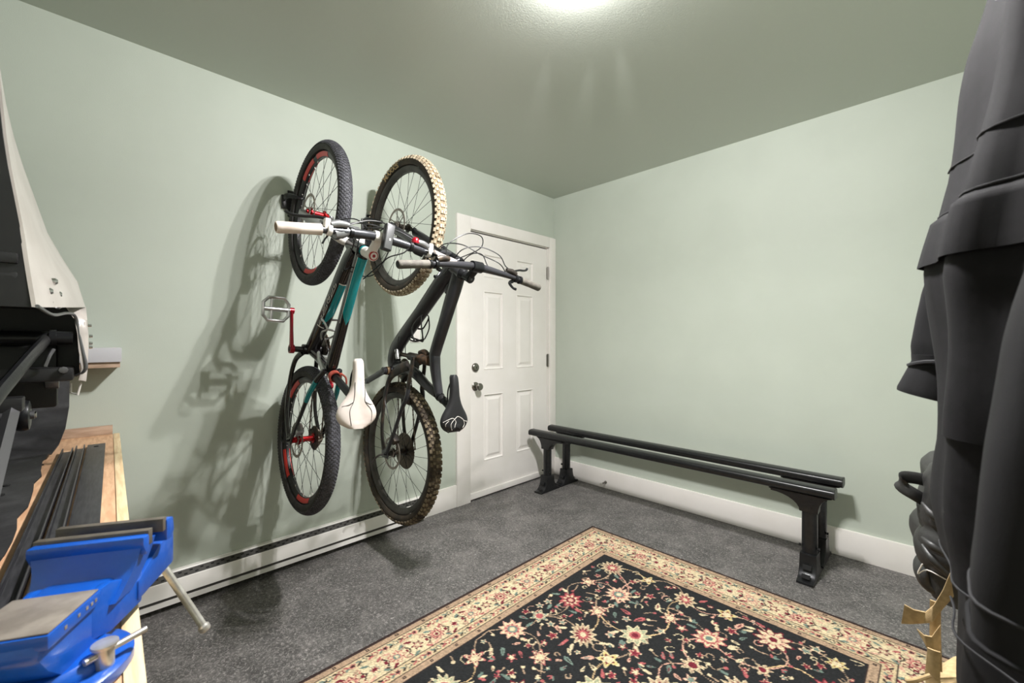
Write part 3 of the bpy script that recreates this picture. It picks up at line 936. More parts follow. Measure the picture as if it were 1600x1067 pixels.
# ---------------- first bicycle : teal and black, white saddle
def bike_one():
    th = math.atan2(-(-2.164 + 2.215), 1.05)
    b = thing('mountain_bike', 'teal and black mountain bike with white saddle and white grips, hung front wheel up', 'bicycle', (0, -2.215, 0.72), (th, 0, 0), 'bicycles hung upright on the wall')
    fx, fz, rx, rz = 0.350, 1.051, 0.350, 0.0
    common = dict(bead=0.2815, half=0.0285, tyre='tyre', tread='knob', crown='knob', knobs=128, kh=0.0028, depth=0.022, rimw=0.0135, rim='rim', hub='red', spokes=28,
                  rows=[(6, 0.005, 0.008, 0.0), (20, 0.006, 0.007, 0.5), (35, 0.006, 0.008, 0.0), (50, 0.006, 0.007, 0.5), (65, 0.006, 0.009, 0.0)], nip='whitepl')
    wheel(b, fx, fz, dict(common, front=True, rotor=0.085, decal=(62, 100, 250)))
    wheel(b, rx, rz, dict(common, front=False, rotor=0.08, cas=0.058, decal=(110, 200, 262)))
    # frame
    f = G()
    f.tube([V(0.862, 0, 0.797), V(0.80, 0, 0.821), V(0.748, 0, 0.841)], [(0.026, 0.026), (0.024, 0.024), (0.028, 0.028)], 16)
    f.tube([V(0.79, 0, 0.815), V(0.72, 0, 0.77), V(0.55, 0, 0.595), V(0.40, 0, 0.445), V(0.365, 0, 0.41)],
           [(0.024, 0.034), (0.027, 0.038), (0.027, 0.036), (0.03, 0.034), (0.034, 0.032)], 18, smooth=5, side=(0, 1, 0))
    f.tube([V(0.366, 0, 0.413), V(0.45, 0, 0.381), V(0.60, 0, 0.322), V(0.632, 0, 0.309)], [(0.026, 0.026), (0.019, 0.019), (0.018, 0.018), (0.019, 0.019)], 16, smooth=4, side=(0, 1, 0))
    f.cyl((0.366, -0.040, 0.413), (0.366, 0.040, 0.413), 0.024, 20)
    o = f.build('frame', 'fblack', b, ang=60)
    tt = [V(0.845, 0, 0.792), V(0.79, 0, 0.70), V(0.70, 0, 0.53), V(0.615, 0, 0.365), V(0.595, 0, 0.325)]
    tr = [(0.022, 0.036), (0.021, 0.032), (0.021, 0.030), (0.023, 0.032), (0.021, 0.028)]
    G().tube(tt, tr, 18, smooth=5, side=(0, 1, 0)).build('top_tube', 'fblack', b, ang=60)
    # teal upper part of the top tube (slightly proud paint panel on its outer face)
    k1 = G()
    for i in range(8):
        pass
    seg = []
    def panel(path, rad, u0, u1, a0, a1, m, name, n=14, k=12, lift=0.0012):
        """paint panel lying on a tube between angles a0..a1 (0 = rider's left side, 90 = outwards/up)"""
        P = []
        for i in range(n + 1):
            u = u0 + (u1 - u0) * i / n
            x = u * (len(path) - 1); j = min(int(x), len(path) - 2); t = x - j
            c = path[j].lerp(path[j + 1], t)
            tg = (path[j + 1] - path[j]).normalized()
            nn = V(-tg.z, 0, tg.x)
            if nn.x < 0:
                nn = -nn
            ra = rad[j][0] * (1 - t) + rad[j + 1][0] * t + lift
            rb = rad[j][1] * (1 - t) + rad[j + 1][1] * t + lift
            lo = a0(i / n) if callable(a0) else a0
            hi = a1(i / n) if callable(a1) else a1
            P.append([c + V(0, -1, 0) * ra * math.cos(R(lo + (hi - lo) * q / k)) + nn * rb * math.sin(R(lo + (hi - lo) * q / k)) for q in range(k + 1)])
        return G().grid(P).build(name, m, o, ang=70)
    panel(tt, tr, 0.03, 0.50, lambda t: 30 + 58 * max(0, t - 0.88) / .12, lambda t: 178 - 88 * max(0, t - 0.88) / .12, 'teal', 'paint_panel')
    dp = [V(0.72, 0, 0.77), V(0.55, 0, 0.595), V(0.40, 0, 0.445)]
    dr = [(0.027, 0.038), (0.027, 0.036), (0.03, 0.034)]
    panel(dp, dr, 0.18, 0.66, 56, lambda t: 120 - 60 * max(0, t - 0.7) / .3, 'teal', 'paint_panel')
    panel(dp, dr, 0.17, 0.182, 54, 130, 'whitepl', 'pinstripe', n=2)
    panel(dp, dr, 0.70, 0.712, 20, 80, 'whitepl', 'pinstripe', n=2)
    panel(tt, tr, 0.03, 0.50, 26, 30, 'whitepl', 'pinstripe')
    # lettering on the down tube, rider's left
    vs, fs = text_mesh('TREK', 0.058, outline=0.0009, shear=0.25, bold=0.002)
    p0, p1 = V(0.735, 0, 0.775), V(0.40, 0, 0.45)
    ax = (p1 - p0).normalized(); up = V(-ax.z, 0, ax.x)
    if up.x < 0:
        up = -up
    ctr = p0.lerp(p1, 0.45) + up * 0.005
    G().add([ctr + ax * q.x * 1.65 + up * q.y * 0.85 + V(0, -0.0262 + (q.y * 0.85 / 0.037) ** 2 * 0.010 + q.z, 0) for q in vs], fs).build('lettering', 'whitepl', o)
    # rear triangle
    for s_ in (-1, 1):
        G().tube([V(0.36, 0.036 * s_, 0.40), V(0.30, 0.048 * s_, 0.36), V(0.272, 0.058 * s_, 0.26), V(0.268, 0.064 * s_, 0.12), V(0.325, 0.068 * s_, 0.01)],
                 [(0.012, 0.015), (0.010, 0.013), (0.009, 0.012), (0.008, 0.011), (0.007, 0.014)], 12, smooth=5, side=(0, 1, 0)).build('chain_stay', 'fblack', b)
        ss = [V(0.615, 0.030 * s_, 0.328), V(0.575, 0.048 * s_, 0.285), V(0.53, 0.058 * s_, 0.228), V(0.46, 0.064 * s_, 0.13), V(0.375, 0.067 * s_, 0.025), V(0.34, 0.068 * s_, 0.0)]
        G().tube(ss, [(0.011, 0.013), (0.009, 0.012), (0.009, 0.012), (0.008, 0.010), (0.008, 0.011), (0.006, 0.016)], 12, smooth=5, side=(0, 1, 0)).build('seat_stay', 'fblack', b)
        G().tube([ss[1].lerp(ss[2], 0.1), ss[2], ss[2].lerp(ss[3], 0.38)], [(0.0105, 0.0135), (0.0105, 0.0135), (0.0095, 0.0115)], 12, smooth=4, side=(0, 1, 0)).build('paint_panel', 'teal', o)
        G().box((0.335, 0.068 * s_, 0.008), (0.06, 0.008, 0.045)).build('dropout', 'fblack', b, bevel=0.003)
    G().tube([V(0.605, -0.034, 0.325), V(0.56, -0.036, 0.37), V(0.53, -0.03, 0.40)], [(0.006, 0.014), (0.006, 0.012), (0.006, 0.012)], 10, side=(0, 1, 0)).build('rocker_link', 'alu', b)
    # seat post, collar, saddle
    G().cyl((0.60, 0, 0.322), (0.83, 0, 0.23), 0.0152, 16).build('seat_post', 'blackmt', b)
    c = G().ring([(0.0195, -0.011), (0.024, -0.011), (0.024, 0.011), (0.0195, 0.011)], (0, 0, 0), 'z', 22).build('seat_collar', 'pinkred', b)
    c.location = (0.642, 0, 0.305); c.rotation_euler = (0, R(112), 0)
    G().tube([V(0.652, 0.02, 0.318), V(0.668, 0.036, 0.30), V(0.668, 0.038, 0.265), V(0.652, 0.03, 0.245)], (0.004, 0.004), 8, smooth=5).build('collar_lever', 'pinkred', b)
    G().box((0.838, 0, 0.235), (0.030, 0.045, 0.034)).build('saddle_clamp', 'blackmt', b, bevel=0.005)
    saddle(b, V(0.878, 0, 0.255), 'saddlew', 0.262, 0.150, 0.0,
           [[(0.34, -0.52), (0.5, -0.36), (0.62, -0.27), (0.75, -0.32), (0.95, -0.34)], [(0.34, 0.62), (0.5, 0.42), (0.62, 0.27), (0.75, 0.46), (0.90, 0.52)],
            [(0.62, -0.27), (0.66, -0.45), (0.68, -0.75)], [(0.62, 0.27), (0.66, 0.5), (0.66, 0.8)]], 'greymt', tilt=-3)
    # fork
    G().tube([V(0.742, -0.068, 0.868), V(0.738, -0.03, 0.853), V(0.738, 0.03, 0.853), V(0.742, 0.068, 0.868)], [(0.018, 0.017)] * 4, 14, smooth=3, side=(0, 0, 1)).build('fork_crown', 'whitepl', b)
    for s_ in (-1, 1):
        top, low = V(0.752, 0.066 * s_, 0.863), V(0.352, 0.066 * s_, 1.032)
        m_ = top.lerp(low, 0.34)
        lg = G().tube([top, m_], 0.0165, 16).build('fork_stanchion', 'blackmt', b)
        G().tube([m_, m_.lerp(low, 0.08), low, V(0.345, 0.064 * s_, 1.052)], [(0.022, 0.022), (0.021, 0.021), (0.018, 0.018), (0.014, 0.014)], 16).build('fork_leg', 'silverpl', b)
        G().tube([top, top + (top - low).normalized() * 0.016], [(0.018, 0.018), (0.014, 0.014)], 16).build('fork_cap', 'blackmt', b)
    G().tube([V(0.60, -0.066, 0.95), V(0.69, -0.045, 0.925), V(0.708, 0.0, 0.918), V(0.69, 0.045, 0.925), V(0.60, 0.066, 0.95)], (0.010, 0.012), 10, smooth=5).build('fork_brace', 'silverpl', b)
    # steerer, stem, bar
    d = (V(0.948, 0, 0.766) - V(0.74, 0, 0.845)).normalized()
    s0 = V(0.862, 0, 0.797)
    G().tube([s0, s0 + d * 0.012], 0.021, 18).build('headset_spacer', 'teal', b)
    st = G().tube([s0 + d * 0.012, s0 + d * 0.082], 0.0205, 18)
    st.tube([s0 + d * 0.060, V(0.945, 0, 0.80), V(0.976, 0, 0.825)], [(0.0185, 0.02), (0.017, 0.016), (0.019, 0.018)], 14, smooth=4)
    st.cyl((0.984, -0.024, 0.828), (0.984, 0.024, 0.828), 0.0205, 18)
    st.build('stem', 'whitepl', b, ang=50)
    cp = s0 + d * 0.082
    G().tube([cp, cp + d * 0.005], 0.0165, 18).build('stem_cap', 'red', b)
    G().tube([cp + d * 0.005, cp + d * 0.006], 0.0132, 18).build('cap_face', 'whitepl', b)
    G().tube([cp + d * 0.006, cp + d * 0.0068], 0.0065, 6).build('cap_bolt', 'crankred', b)
    bar = lambda w: V(0.984 + 0.030 * min(1, abs(w) / 0.2) - 0.22 * max(0, w - 0.16), w, 0.828 - 0.05 * (abs(w) / 0.34) ** 1.3 + 0.10 * max(0, w - 0.16))
    G().tube([bar(k) for k in (-0.33, -0.24, -0.15, -0.07, 0, 0.07, 0.15, 0.24, 0.33)], [(q, q) for q in (0.011, 0.011, 0.0125, 0.0158, 0.0158, 0.0158, 0.0125, 0.011, 0.011)], 16, smooth=4).build('handlebar', 'barmt', b)
    for s_ in (-1, 1):
        g = G().tube([bar(0.348 * s_), bar(0.342 * s_), bar(0.28 * s_), bar(0.224 * s_), bar(0.218 * s_)], [(0.016, 0.016), (0.0185, 0.0185), (0.0172, 0.0172), (0.0185, 0.0185), (0.0185, 0.0185)], 18)
        o2 = g.build('grip', 'gripw', b)
        G().cyl(bar(0.3485 * s_), bar(0.3475 * s_), 0.0125, 14).build('grip_plug', 'gripend', o2)
        base = bar(0.192 * s_)
        lever_set(b, base, 0.19, s_, 'silverpl', 'blackmt', 'whitepl',
                  [V(0.0, -0.004 * s_, 0.034), V(-0.02, 0.03 * s_, 0.040), V(-0.045, 0.07 * s_, 0.038), V(-0.062, 0.098 * s_, 0.040), V(-0.072, 0.112 * s_, 0.050)])
        G().box(base + V(0.0, 0.008 * s_, 0.018), (0.024, 0.018, 0.036)).build('lever_bracket', 'whitepl', b, bevel=0.004)
        G().tube([base + V(-0.004, -0.018 * s_, -0.006), base + V(-0.010, -0.045 * s_, 0.004), base + V(-0.006, -0.07 * s_, 0.012)], [(0.017, 0.013), (0.02, 0.016), (0.012, 0.01)], 12, smooth=4).build('shifter', 'silverpl' if s_ < 0 else 'blackmt', b)
        G().tube([base + V(-0.008, 0.0, -0.016), base + V(-0.004, 0.012 * s_, -0.034), base + V(0.0, 0.018 * s_, -0.046)], (0.006, 0.003), 8, side=(1, 0, 0)).build('shift_paddle', 'blackmt', b)
        G().ring([(0.0135, -0.006), (0.019, -0.006), (0.019, 0.006), (0.0135, 0.006)], bar(0.115 * s_), 'y', 18).build('shifter_clamp', 'blackmt', b)
    # dark box clipped on the bar, just right of the stem
    l = G().box((1.020, 0.012, 0.824), (0.026, 0.034, 0.098), Matrix.Rotation(R(-8), 3, 'X')).build('handlebar_light', 'blackpl', b, bevel=0.005)
    G().box((1.0335, 0.012, 0.824), (0.002, 0.027, 0.088), Matrix.Rotation(R(-8), 3, 'X')).build('light_face', 'greymt', l, bevel=0.002)
    G().box((1.0348, 0.0135, 0.815), (0.001, 0.006, 0.008)).build('light_button', 'whitepl', l)
    G().ring([(0.0165, -0.012), (0.022, -0.012), (0.022, 0.012), (0.0165, 0.012)], (0.989, 0.03, 0.826), 'y', 18).build('light_mount', 'blackpl', l)
    # red bell
    bl = G().ring([(0.0, 0.024), (0.008, 0.023), (0.0145, 0.016), (0.0165, 0.006), (0.0165, 0.0), (0.0, 0.0)], (0, 0, 0), 'z', 18, closed=False).build('bell', 'crankred', b)
    bl.location = bar(0.135) + V(0.0, 0, 0.018)
    # cables
    cable(b, [bar(-0.13) + V(0, 0, 0.03), bar(-0.06) + V(-0.01, 0, 0.042), bar(0.02) + V(-0.03, 0, 0.045), bar(0.08) + V(-0.07, 0, 0.02), V(0.86, 0.05, 0.72), V(0.74, 0.03, 0.72)])
    cable(b, [bar(-0.13) + V(0, 0, 0.022), bar(-0.05) + V(0.0, 0, 0.052), bar(0.03) + V(-0.02, 0, 0.06), bar(0.03) + V(-0.12, 0, 0.05), V(0.80, -0.02, 0.93), V(0.62, -0.075, 0.93)])
    cable(b, [bar(-0.135) + V(-0.01, 0, 0.006), bar(-0.08) + V(-0.04, 0, 0.01), V(0.90, -0.06, 0.80), V(0.82, -0.06, 0.72), V(0.74, -0.02, 0.735), V(0.70, 0.02, 0.72)])
    cable(b, [bar(-0.115) + V(-0.01, 0, 0.0), V(0.93, -0.072, 0.80), V(0.86, -0.07, 0.72), V(0.80, -0.02, 0.74), V(0.74, 0.01, 0.73)])
    cable(b, [bar(0.13) + V(0, 0, 0.03), bar(0.07) + V(-0.02, 0, 0.05), bar(0.0) + V(-0.05, 0, 0.045), V(0.90, -0.03, 0.86), V(0.84, -0.02, 0.78), V(0.76, 0.02, 0.74)])
    cable(b, [bar(0.12) + V(0, 0, 0.02), bar(0.09) + V(0.01, 0, -0.03), bar(0.05) + V(-0.02, 0, -0.055), V(0.93, 0.04, 0.75), V(0.80, 0.03, 0.70)])
    # cranks, chainring, chain
    G().cyl((0.366, -0.088, 0.413), (0.366, 0.088, 0.413), 0.0135, 16).build('crank_spindle', 'fblack', b)
    crank(b, (0.366, -0.087, 0.413), (0.376, -0.098, 0.583), 'crankred')
    crank(b, (0.366, 0.087, 0.413), (0.356, 0.098, 0.243), 'crankred')
    pc = V(0.380, -0.162, 0.583)
    p = G()
    oct_ = [(-0.05, -0.028), (-0.03, -0.05), (0.03, -0.05), (0.05, -0.026), (0.05, 0.026), (0.03, 0.05), (-0.03, 0.05), (-0.05, 0.028)]
    p.tube([pc + V(0, a, c_) for a, c_ in oct_], [(0.011, 0.0075)] * 8, 8, closed=True, side=(1, 0, 0))
    p.tube([pc + V(0, 0.066, 0), pc + V(0, -0.05, 0)], (0.010, 0.010), 12)
    p.tube([pc + V(0, -0.018, -0.05), pc + V(0, -0.018, 0.05)], (0.008, 0.006), 8, side=(1, 0, 0))
    for sx in (-1, 1):
        for a, c_ in ((-0.035, 0.047), (0, 0.051), (0.035, 0.047)):
            p.cyl(pc + V(0.007 * sx, a, c_ * 1), pc + V(0.0125 * sx, a, c_ * 1), 0.002, 6)
            p.cyl(pc + V(0.007 * sx, a, -c_), pc + V(0.0125 * sx, a, -c_), 0.002, 6)
    p.build('pedal', 'alu', b)
    ch = G()
    for rr, yy in ((0.085, 0.050), (0.067, 0.043)):
        pr = []
        n_ = int(rr * 420)
        for q in range(n_ * 2):
            t_ = math.pi * q / n_
            r_ = rr if q % 2 else rr - 0.005
            pr.append(V(0.366 + r_ * math.cos(t_), yy, 0.413 + r_ * math.sin(t_)))
        ch.prism(pr, (0, 0.002, 0))
    ch.build('chainring', 'chain', b)
    c = G()
    def links(a, bb):
        a, bb = Vector(a), Vector(bb)
        n_ = int((bb - a).length / 0.0127)
        for i in range(n_):
            q0, q1 = a.lerp(bb, i / n_), a.lerp(bb, (i + 0.94) / n_)
            c.tube([q0, q1], (0.0042, 0.0028 if i % 2 else 0.004), 6, side=(1, 0, 0))
    links((0.45, 0.048, 0.413), (0.40, 0.05, 0.012)); links((0.285, 0.048, 0.40), (0.245, 0.05, -0.02)); links((0.245, 0.05, -0.02), (0.31, 0.05, -0.035))
    c.build('chain', 'chain', b)['kind'] = 'stuff'
    dr_ = G().tube([V(0.335, 0.062, -0.01), V(0.30, 0.066, -0.035), V(0.275, 0.06, -0.03)], [(0.012, 0.014)] * 3, 10, smooth=3)
    dr_.cyl((0.285, 0.052, -0.02), (0.285, 0.058, -0.02), 0.018, 14); dr_.cyl((0.245, 0.052, 0.012), (0.245, 0.058, 0.012), 0.016, 14)
    dr_.bb(0.24, 0.29, 0.058, 0.061, -0.03, 0.02)
    dr_.build('rear_derailleur', 'blackmt', b)
    G().tube([V(0.455, -0.004, 0.385), V(0.47, 0.028, 0.38), V(0.445, 0.05, 0.40), V(0.41, 0.052, 0.44)], (0.010, 0.006), 8, smooth=4).build('front_derailleur', 'alu', b)
    # calipers
    G().box((0.40, -0.05, 0.055), (0.05, 0.032, 0.032), Matrix.Rotation(R(40), 3, 'Y')).build('rear_caliper', 'alu', b, bevel=0.005)
    G().box((0.405, -0.052, 0.985), (0.036, 0.03, 0.06), Matrix.Rotation(R(20), 3, 'Y')).build('front_caliper', 'alu', b, bevel=0.005)
    G().tube([V(0.35, -0.082, 0.0), V(0.35, -0.10, 0.0), V(0.335, -0.106, 0.03), V(0.33, -0.104, 0.055)], (0.005, 0.005), 8, smooth=3).build('quick_release', 'blackmt', b)
    # bottle cage
    bc = G()
    for s_ in (-1, 1):
        bc.tube([V(0.52, 0.006 * s_, 0.545), V(0.56, 0.034 * s_, 0.545), V(0.60, 0.038 * s_, 0.53), V(0.615, 0.030 * s_, 0.50), V(0.575, 0.034 * s_, 0.49), V(0.53, 0.022 * s_, 0.47), V(0.50, 0.008 * s_, 0.46)], (0.0045, 0.004), 8, smooth=5)
    bc.tube([V(0.615, -0.030, 0.50), V(0.63, 0, 0.495), V(0.615, 0.030, 0.50)], (0.0045, 0.004), 8, smooth=4)
    bc.tube([V(0.505, 0, 0.54), V(0.475, 0, 0.51), V(0.43, 0, 0.465)], (0.007, 0.003), 8)
    bc.build('bottle_cage', 'alu', b)
    # tyre sidewall lettering panels
    return b
bike_one()

# ---------------- second bicycle : black, dusty tyres
def bike_two():
    th = math.atan2(-(-1.727 + 1.754), 1.21)
    b = thing('mountain_bike', 'matte black mountain bike with dusty tyres and black saddle, hung nearer the door', 'bicycle', (0, -1.754, 0.576), (th, 0, 0), 'bicycles hung upright on the wall')
    fx, fz, rx, rz = 0.376, 1.212, 0.378, 0.004
    common = dict(bead=0.313, half=0.030, tyre='tyre_d', knobs=72, kh=0.0045, depth=0.026, rimw=0.0175, rim='rim_d', hub='dirty', spokes=28,
                  rows=[(12, 0.011, 0.015, 0.0), (38, 0.010, 0.013, 0.5), (62, 0.011, 0.017, 0.25)], nip='blackmt')
    w1 = wheel(b, fx, fz, dict(common, front=True, rotor=0.09, tread='knob_d', crown='crown_d'))
    wheel(b, rx, rz, dict(common, front=False, rotor=0.085, cas=0.098, tread='knob_m', crown='crown_m'))
    # tyre lettering, upper sidewall of the front wheel
    vs, fs = text_mesh('MAXXIS', 0.032, extrude=0.0003, bold=0.0008)
    rc = 0.313 + 0.030 * 0.86
    out = []
    for q in vs:
        ang = R(106) - q.x * 1.45 / rc
        r_ = rc - 0.008 + q.y * 0.95
        dd = r_ - rc
        wv = -math.sqrt(max(0.0302 ** 2 - (dd / 0.97) ** 2, 0)) - 0.0016 + q.z
        out.append(V(r_ * math.cos(ang), wv, r_ * math.sin(ang)))
    G().add(out, fs).build('tyre_lettering', 'tan', w1)
    # frame
    f = G()
    f.tube([V(0.905, 0, 0.899), V(0.85, 0, 0.928), V(0.79, 0, 0.96)], [(0.031, 0.031), (0.030, 0.030), (0.036, 0.036)], 18)
    f.tube([V(0.83, 0, 0.935), V(0.74, 0, 0.875), V(0.56, 0, 0.735), V(0.40, 0, 0.615), V(0.335, 0, 0.555), V(0.31, 0, 0.49), V(0.335, 0, 0.435)],
           [(0.030, 0.040), (0.030, 0.045), (0.030, 0.040), (0.031, 0.042), (0.032, 0.044), (0.034, 0.040), (0.036, 0.036)], 18, smooth=5, side=(0, 1, 0))
    f.tube([V(0.875, 0, 0.90), V(0.845, 0, 0.835), V(0.77, 0, 0.68), V(0.705, 0, 0.55), V(0.698, 0, 0.51), V(0.712, 0, 0.43), V(0.742, 0, 0.335)],
           [(0.028, 0.040), (0.026, 0.042), (0.024, 0.036), (0.024, 0.034), (0.024, 0.034), (0.022, 0.028), (0.019, 0.020)], 18, smooth=5, side=(0, 1, 0))
    f.tube([V(0.335, 0, 0.44), V(0.42, 0, 0.455), V(0.53, 0, 0.43), V(0.64, 0, 0.375), V(0.725, 0, 0.342)], [(0.036, 0.034), (0.03, 0.032), (0.024, 0.028), (0.022, 0.024), (0.019, 0.02)], 16, smooth=5, side=(0, 1, 0))
    f.tube([V(0.79, 0, 0.845), V(0.83, 0, 0.82)], [(0.012, 0.03), (0.012, 0.02)], 10, side=(0, 1, 0))
    f.cyl((0.335, -0.042, 0.437), (0.335, 0.042, 0.437), 0.026, 20)
    f.build('frame', 'fmatte', b, ang=60)
    # shock and linkage
    s = G().tube([V(0.66, 0, 0.50), V(0.58, 0, 0.508)], [(0.027, 0.027)] * 2, 16)
    s.build('shock_can', 'rust', b, bevel=0.004)
    G().tube([V(0.58, 0, 0.508), V(0.47, 0, 0.518)], [(0.021, 0.021)] * 2, 16).build('rear_shock', 'dirty', b, bevel=0.003)
    G().tube([V(0.47, 0, 0.518), V(0.375, 0, 0.527)], [(0.011, 0.011)] * 2, 12).build('shock_shaft', 'chain', b)
    G().tube([V(0.64, 0, 0.525), V(0.60, 0.006, 0.542), V(0.56, 0.006, 0.536)], [(0.014, 0.014)] * 3, 12, smooth=4).build('shock_reservoir', 'rust', b)
    G().tube([V(0.36, 0, 0.53), V(0.375, -0.02, 0.545), V(0.39, -0.02, 0.50)], (0.010, 0.014), 10).build('shock_mount', 'alu', b)
    for s_ in (-1, 1):
        G().tube([V(0.555, 0.034 * s_, 0.515), V(0.552, 0.037 * s_, 0.46), V(0.535, 0.040 * s_, 0.40), V(0.528, 0.040 * s_, 0.35)], [(0.007, 0.017), (0.006, 0.015), (0.006, 0.017), (0.007, 0.015)], 12, smooth=4, side=(0, 1, 0)).build('rocker_link', 'dirty', b)
        G().cyl((0.555, 0.026 * s_, 0.510), (0.555, 0.044 * s_, 0.510), 0.011, 14).build('pivot_bolt', 'blackmt', b)
        # swing arm and stays
        G().tube([V(0.50, 0.028 * s_, 0.472), V(0.42, 0.036 * s_, 0.445), V(0.34, 0.042 * s_, 0.39), V(0.315, 0.056 * s_, 0.27), V(0.315, 0.066 * s_, 0.12), V(0.345, 0.07 * s_, 0.02)],
                 [(0.011, 0.026), (0.011, 0.026), (0.010, 0.018), (0.009, 0.014), (0.008, 0.012), (0.007, 0.018)], 12, smooth=5, side=(0, 1, 0)).build('chain_stay', 'dirty', b)
        G().tube([V(0.53, 0.040 * s_, 0.352), V(0.525, 0.048 * s_, 0.305), V(0.497, 0.056 * s_, 0.25), V(0.43, 0.064 * s_, 0.11), V(0.375, 0.07 * s_, 0.012)],
                 [(0.010, 0.016), (0.010, 0.016), (0.009, 0.013), (0.008, 0.011), (0.007, 0.020)], 12, smooth=5, side=(0, 1, 0)).build('seat_stay', 'fmatte', b)
        G().box((0.36, 0.070 * s_, 0.006), (0.062, 0.009, 0.05)).build('dropout', 'fmatte', b, bevel=0.004)
    G().tube([V(0.525, -0.048, 0.31), V(0.52, -0.03, 0.285), V(0.52, 0.03, 0.285), V(0.525, 0.048, 0.31)], (0.012, 0.014), 12, smooth=4, side=(1, 0, 0)).build('stay_bridge', 'dirty', b)
    # seat post and saddle
    pd = (V(0.80, 0, 0.305) - V(0.742, 0, 0.335)).normalized()
    q0 = V(0.742, 0, 0.335)
    G().tube([q0 - pd * 0.004, q0 + pd * 0.012], 0.0225, 18).build('seat_collar', 'blackmt', b, bevel=0.003)
    G().tube([q0, q0 + pd * 0.10], 0.0165, 16).build('seat_post', 'blackmt', b)
    G().tube([q0 + pd * 0.012, q0 + pd * 0.04], 0.0195, 16).build('dropper_seal', 'blackpl', b, bevel=0.003)
    G().box((0.838, 0, 0.285), (0.03, 0.046, 0.036)).build('saddle_clamp', 'blackmt', b, bevel=0.005)
    saddle(b, V(0.876, 0, 0.312), 'saddleb', 0.262, 0.140, 0.028,
           [[(0.99, -0.55), (0.86, -0.30), (0.74, -0.05), (0.72, 0.1), (0.80, 0.4), (0.82, 0.62)], [(0.80, -0.75), (0.76, -0.45), (0.74, -0.2), (0.80, -0.05), (0.9, -0.1), (0.97, -0.2)],
            [(0.72, 0.1), (0.77, 0.3), (0.88, 0.42), (0.96, 0.5)], [(0.98, -0.85), (0.86, -0.62), (0.78, -0.4)], [(0.82, 0.62), (0.90, 0.7), (0.97, 0.72)]], 'whitepl', tilt=-3)
    # fork
    G().tube([V(0.79, -0.072, 0.985), V(0.782, -0.03, 0.97), V(0.782, 0.03, 0.97), V(0.79, 0.072, 0.985)], [(0.02, 0.02)] * 4, 14, smooth=3, side=(0, 0, 1)).build('fork_crown', 'fmatte', b)
    for s_ in (-1, 1):
        top, low = V(0.795, 0.07 * s_, 0.98), V(0.385, 0.07 * s_, 1.192)
        m_ = top.lerp(low, 0.36)
        G().tube([top, m_], 0.0185, 16).build('fork_stanchion', 'blackmt', b)
        G().tube([m_, m_.lerp(low, 0.08), low, V(0.374, 0.068 * s_, 1.214)], [(0.024, 0.024), (0.023, 0.023), (0.020, 0.020), (0.015, 0.015)], 16).build('fork_leg', 'fmatte', b)
        G().tube([top, top + (top - low).normalized() * 0.016], [(0.019, 0.019), (0.015, 0.015)], 16).build('fork_cap', 'blackmt', b)
    G().tube([V(0.64, -0.07, 1.06), V(0.73, -0.05, 1.025), V(0.748, 0.0, 1.018), V(0.73, 0.05, 1.025), V(0.64, 0.07, 1.06)], (0.011, 0.014), 10, smooth=5).build('fork_brace', 'fmatte', b)
    G().box((0.44, -0.05, 1.135), (0.036, 0.03, 0.06), Matrix.Rotation(R(28), 3, 'Y')).build('front_caliper', 'dirty', b, bevel=0.005)
    G().box((0.42, -0.05, 0.085), (0.05, 0.032, 0.034), Matrix.Rotation(R(40), 3, 'Y')).build('rear_caliper', 'dirty', b, bevel=0.005)
    # headset, stem, bar
    d = (V(0.978, 0, 0.861) - V(0.80, 0, 0.955)).normalized()
    s0 = V(0.905, 0, 0.899)
    G().tube([s0, s0 + d * 0.006, s0 + d * 0.02], [(0.027, 0.027), (0.027, 0.027), (0.021, 0.021)], 18).build('headset_spacer', 'blackmt', b)
    st = G().tube([s0 + d * 0.022, s0 + d * 0.066], 0.0205, 18)
    st.tube([s0 + d * 0.044, V(0.972, 0, 0.893), V(0.995, 0, 0.912)], [(0.019, 0.02), (0.018, 0.018), (0.02, 0.02)], 14, smooth=4)
    st.cyl((1.0, -0.026, 0.917), (1.0, 0.026, 0.917), 0.0245, 18)
    st.build('stem', 'blackmt', b, ang=50)
    cp = s0 + d * 0.066
    G().tube([cp, cp + d * 0.004], 0.0165, 18).build('stem_cap', 'fmatte', b)
    G().tube([cp + d * 0.004, cp + d * 0.0052], 0.006, 6).build('cap_bolt', 'greymt', b)
    bar = lambda w: V(1.0 + 0.018 * min(1, max(0, abs(w) - 0.06) / 0.12), w, 0.917 - 0.048 * (max(0, abs(w) - 0.03) / 0.35) ** 1.2)
    G().tube([bar(k) for k in (-0.375, -0.28, -0.2, -0.12, -0.05, 0, 0.05, 0.12, 0.2, 0.28, 0.375)], [(q, q) for q in (0.011, 0.011, 0.0115, 0.0145, 0.0175, 0.0175, 0.0175, 0.0145, 0.0115, 0.011, 0.011)], 16, smooth=4).build('handlebar', 'fmatte', b)
    for s_ in (-1, 1):
        o2 = G().tube([bar(0.388 * s_), bar(0.384 * s_), bar(0.32 * s_), bar(0.262 * s_), bar(0.256 * s_)], [(0.014, 0.014), (0.0168, 0.0168), (0.016, 0.016), (0.0168, 0.0168), (0.0165, 0.0165)], 18).build('grip', 'gripg', b)
        G().cyl(bar(0.389 * s_), bar(0.3875 * s_), 0.012, 14).build('grip_plug', 'blackpl', o2)
        G().ring([(0.0115, -0.0055), (0.0185, -0.0055), (0.0185, 0.0055), (0.0115, 0.0055)], bar(0.25 * s_), 'y', 18).build('grip_collar', 'blackmt', o2)
        base = bar(0.222 * s_)
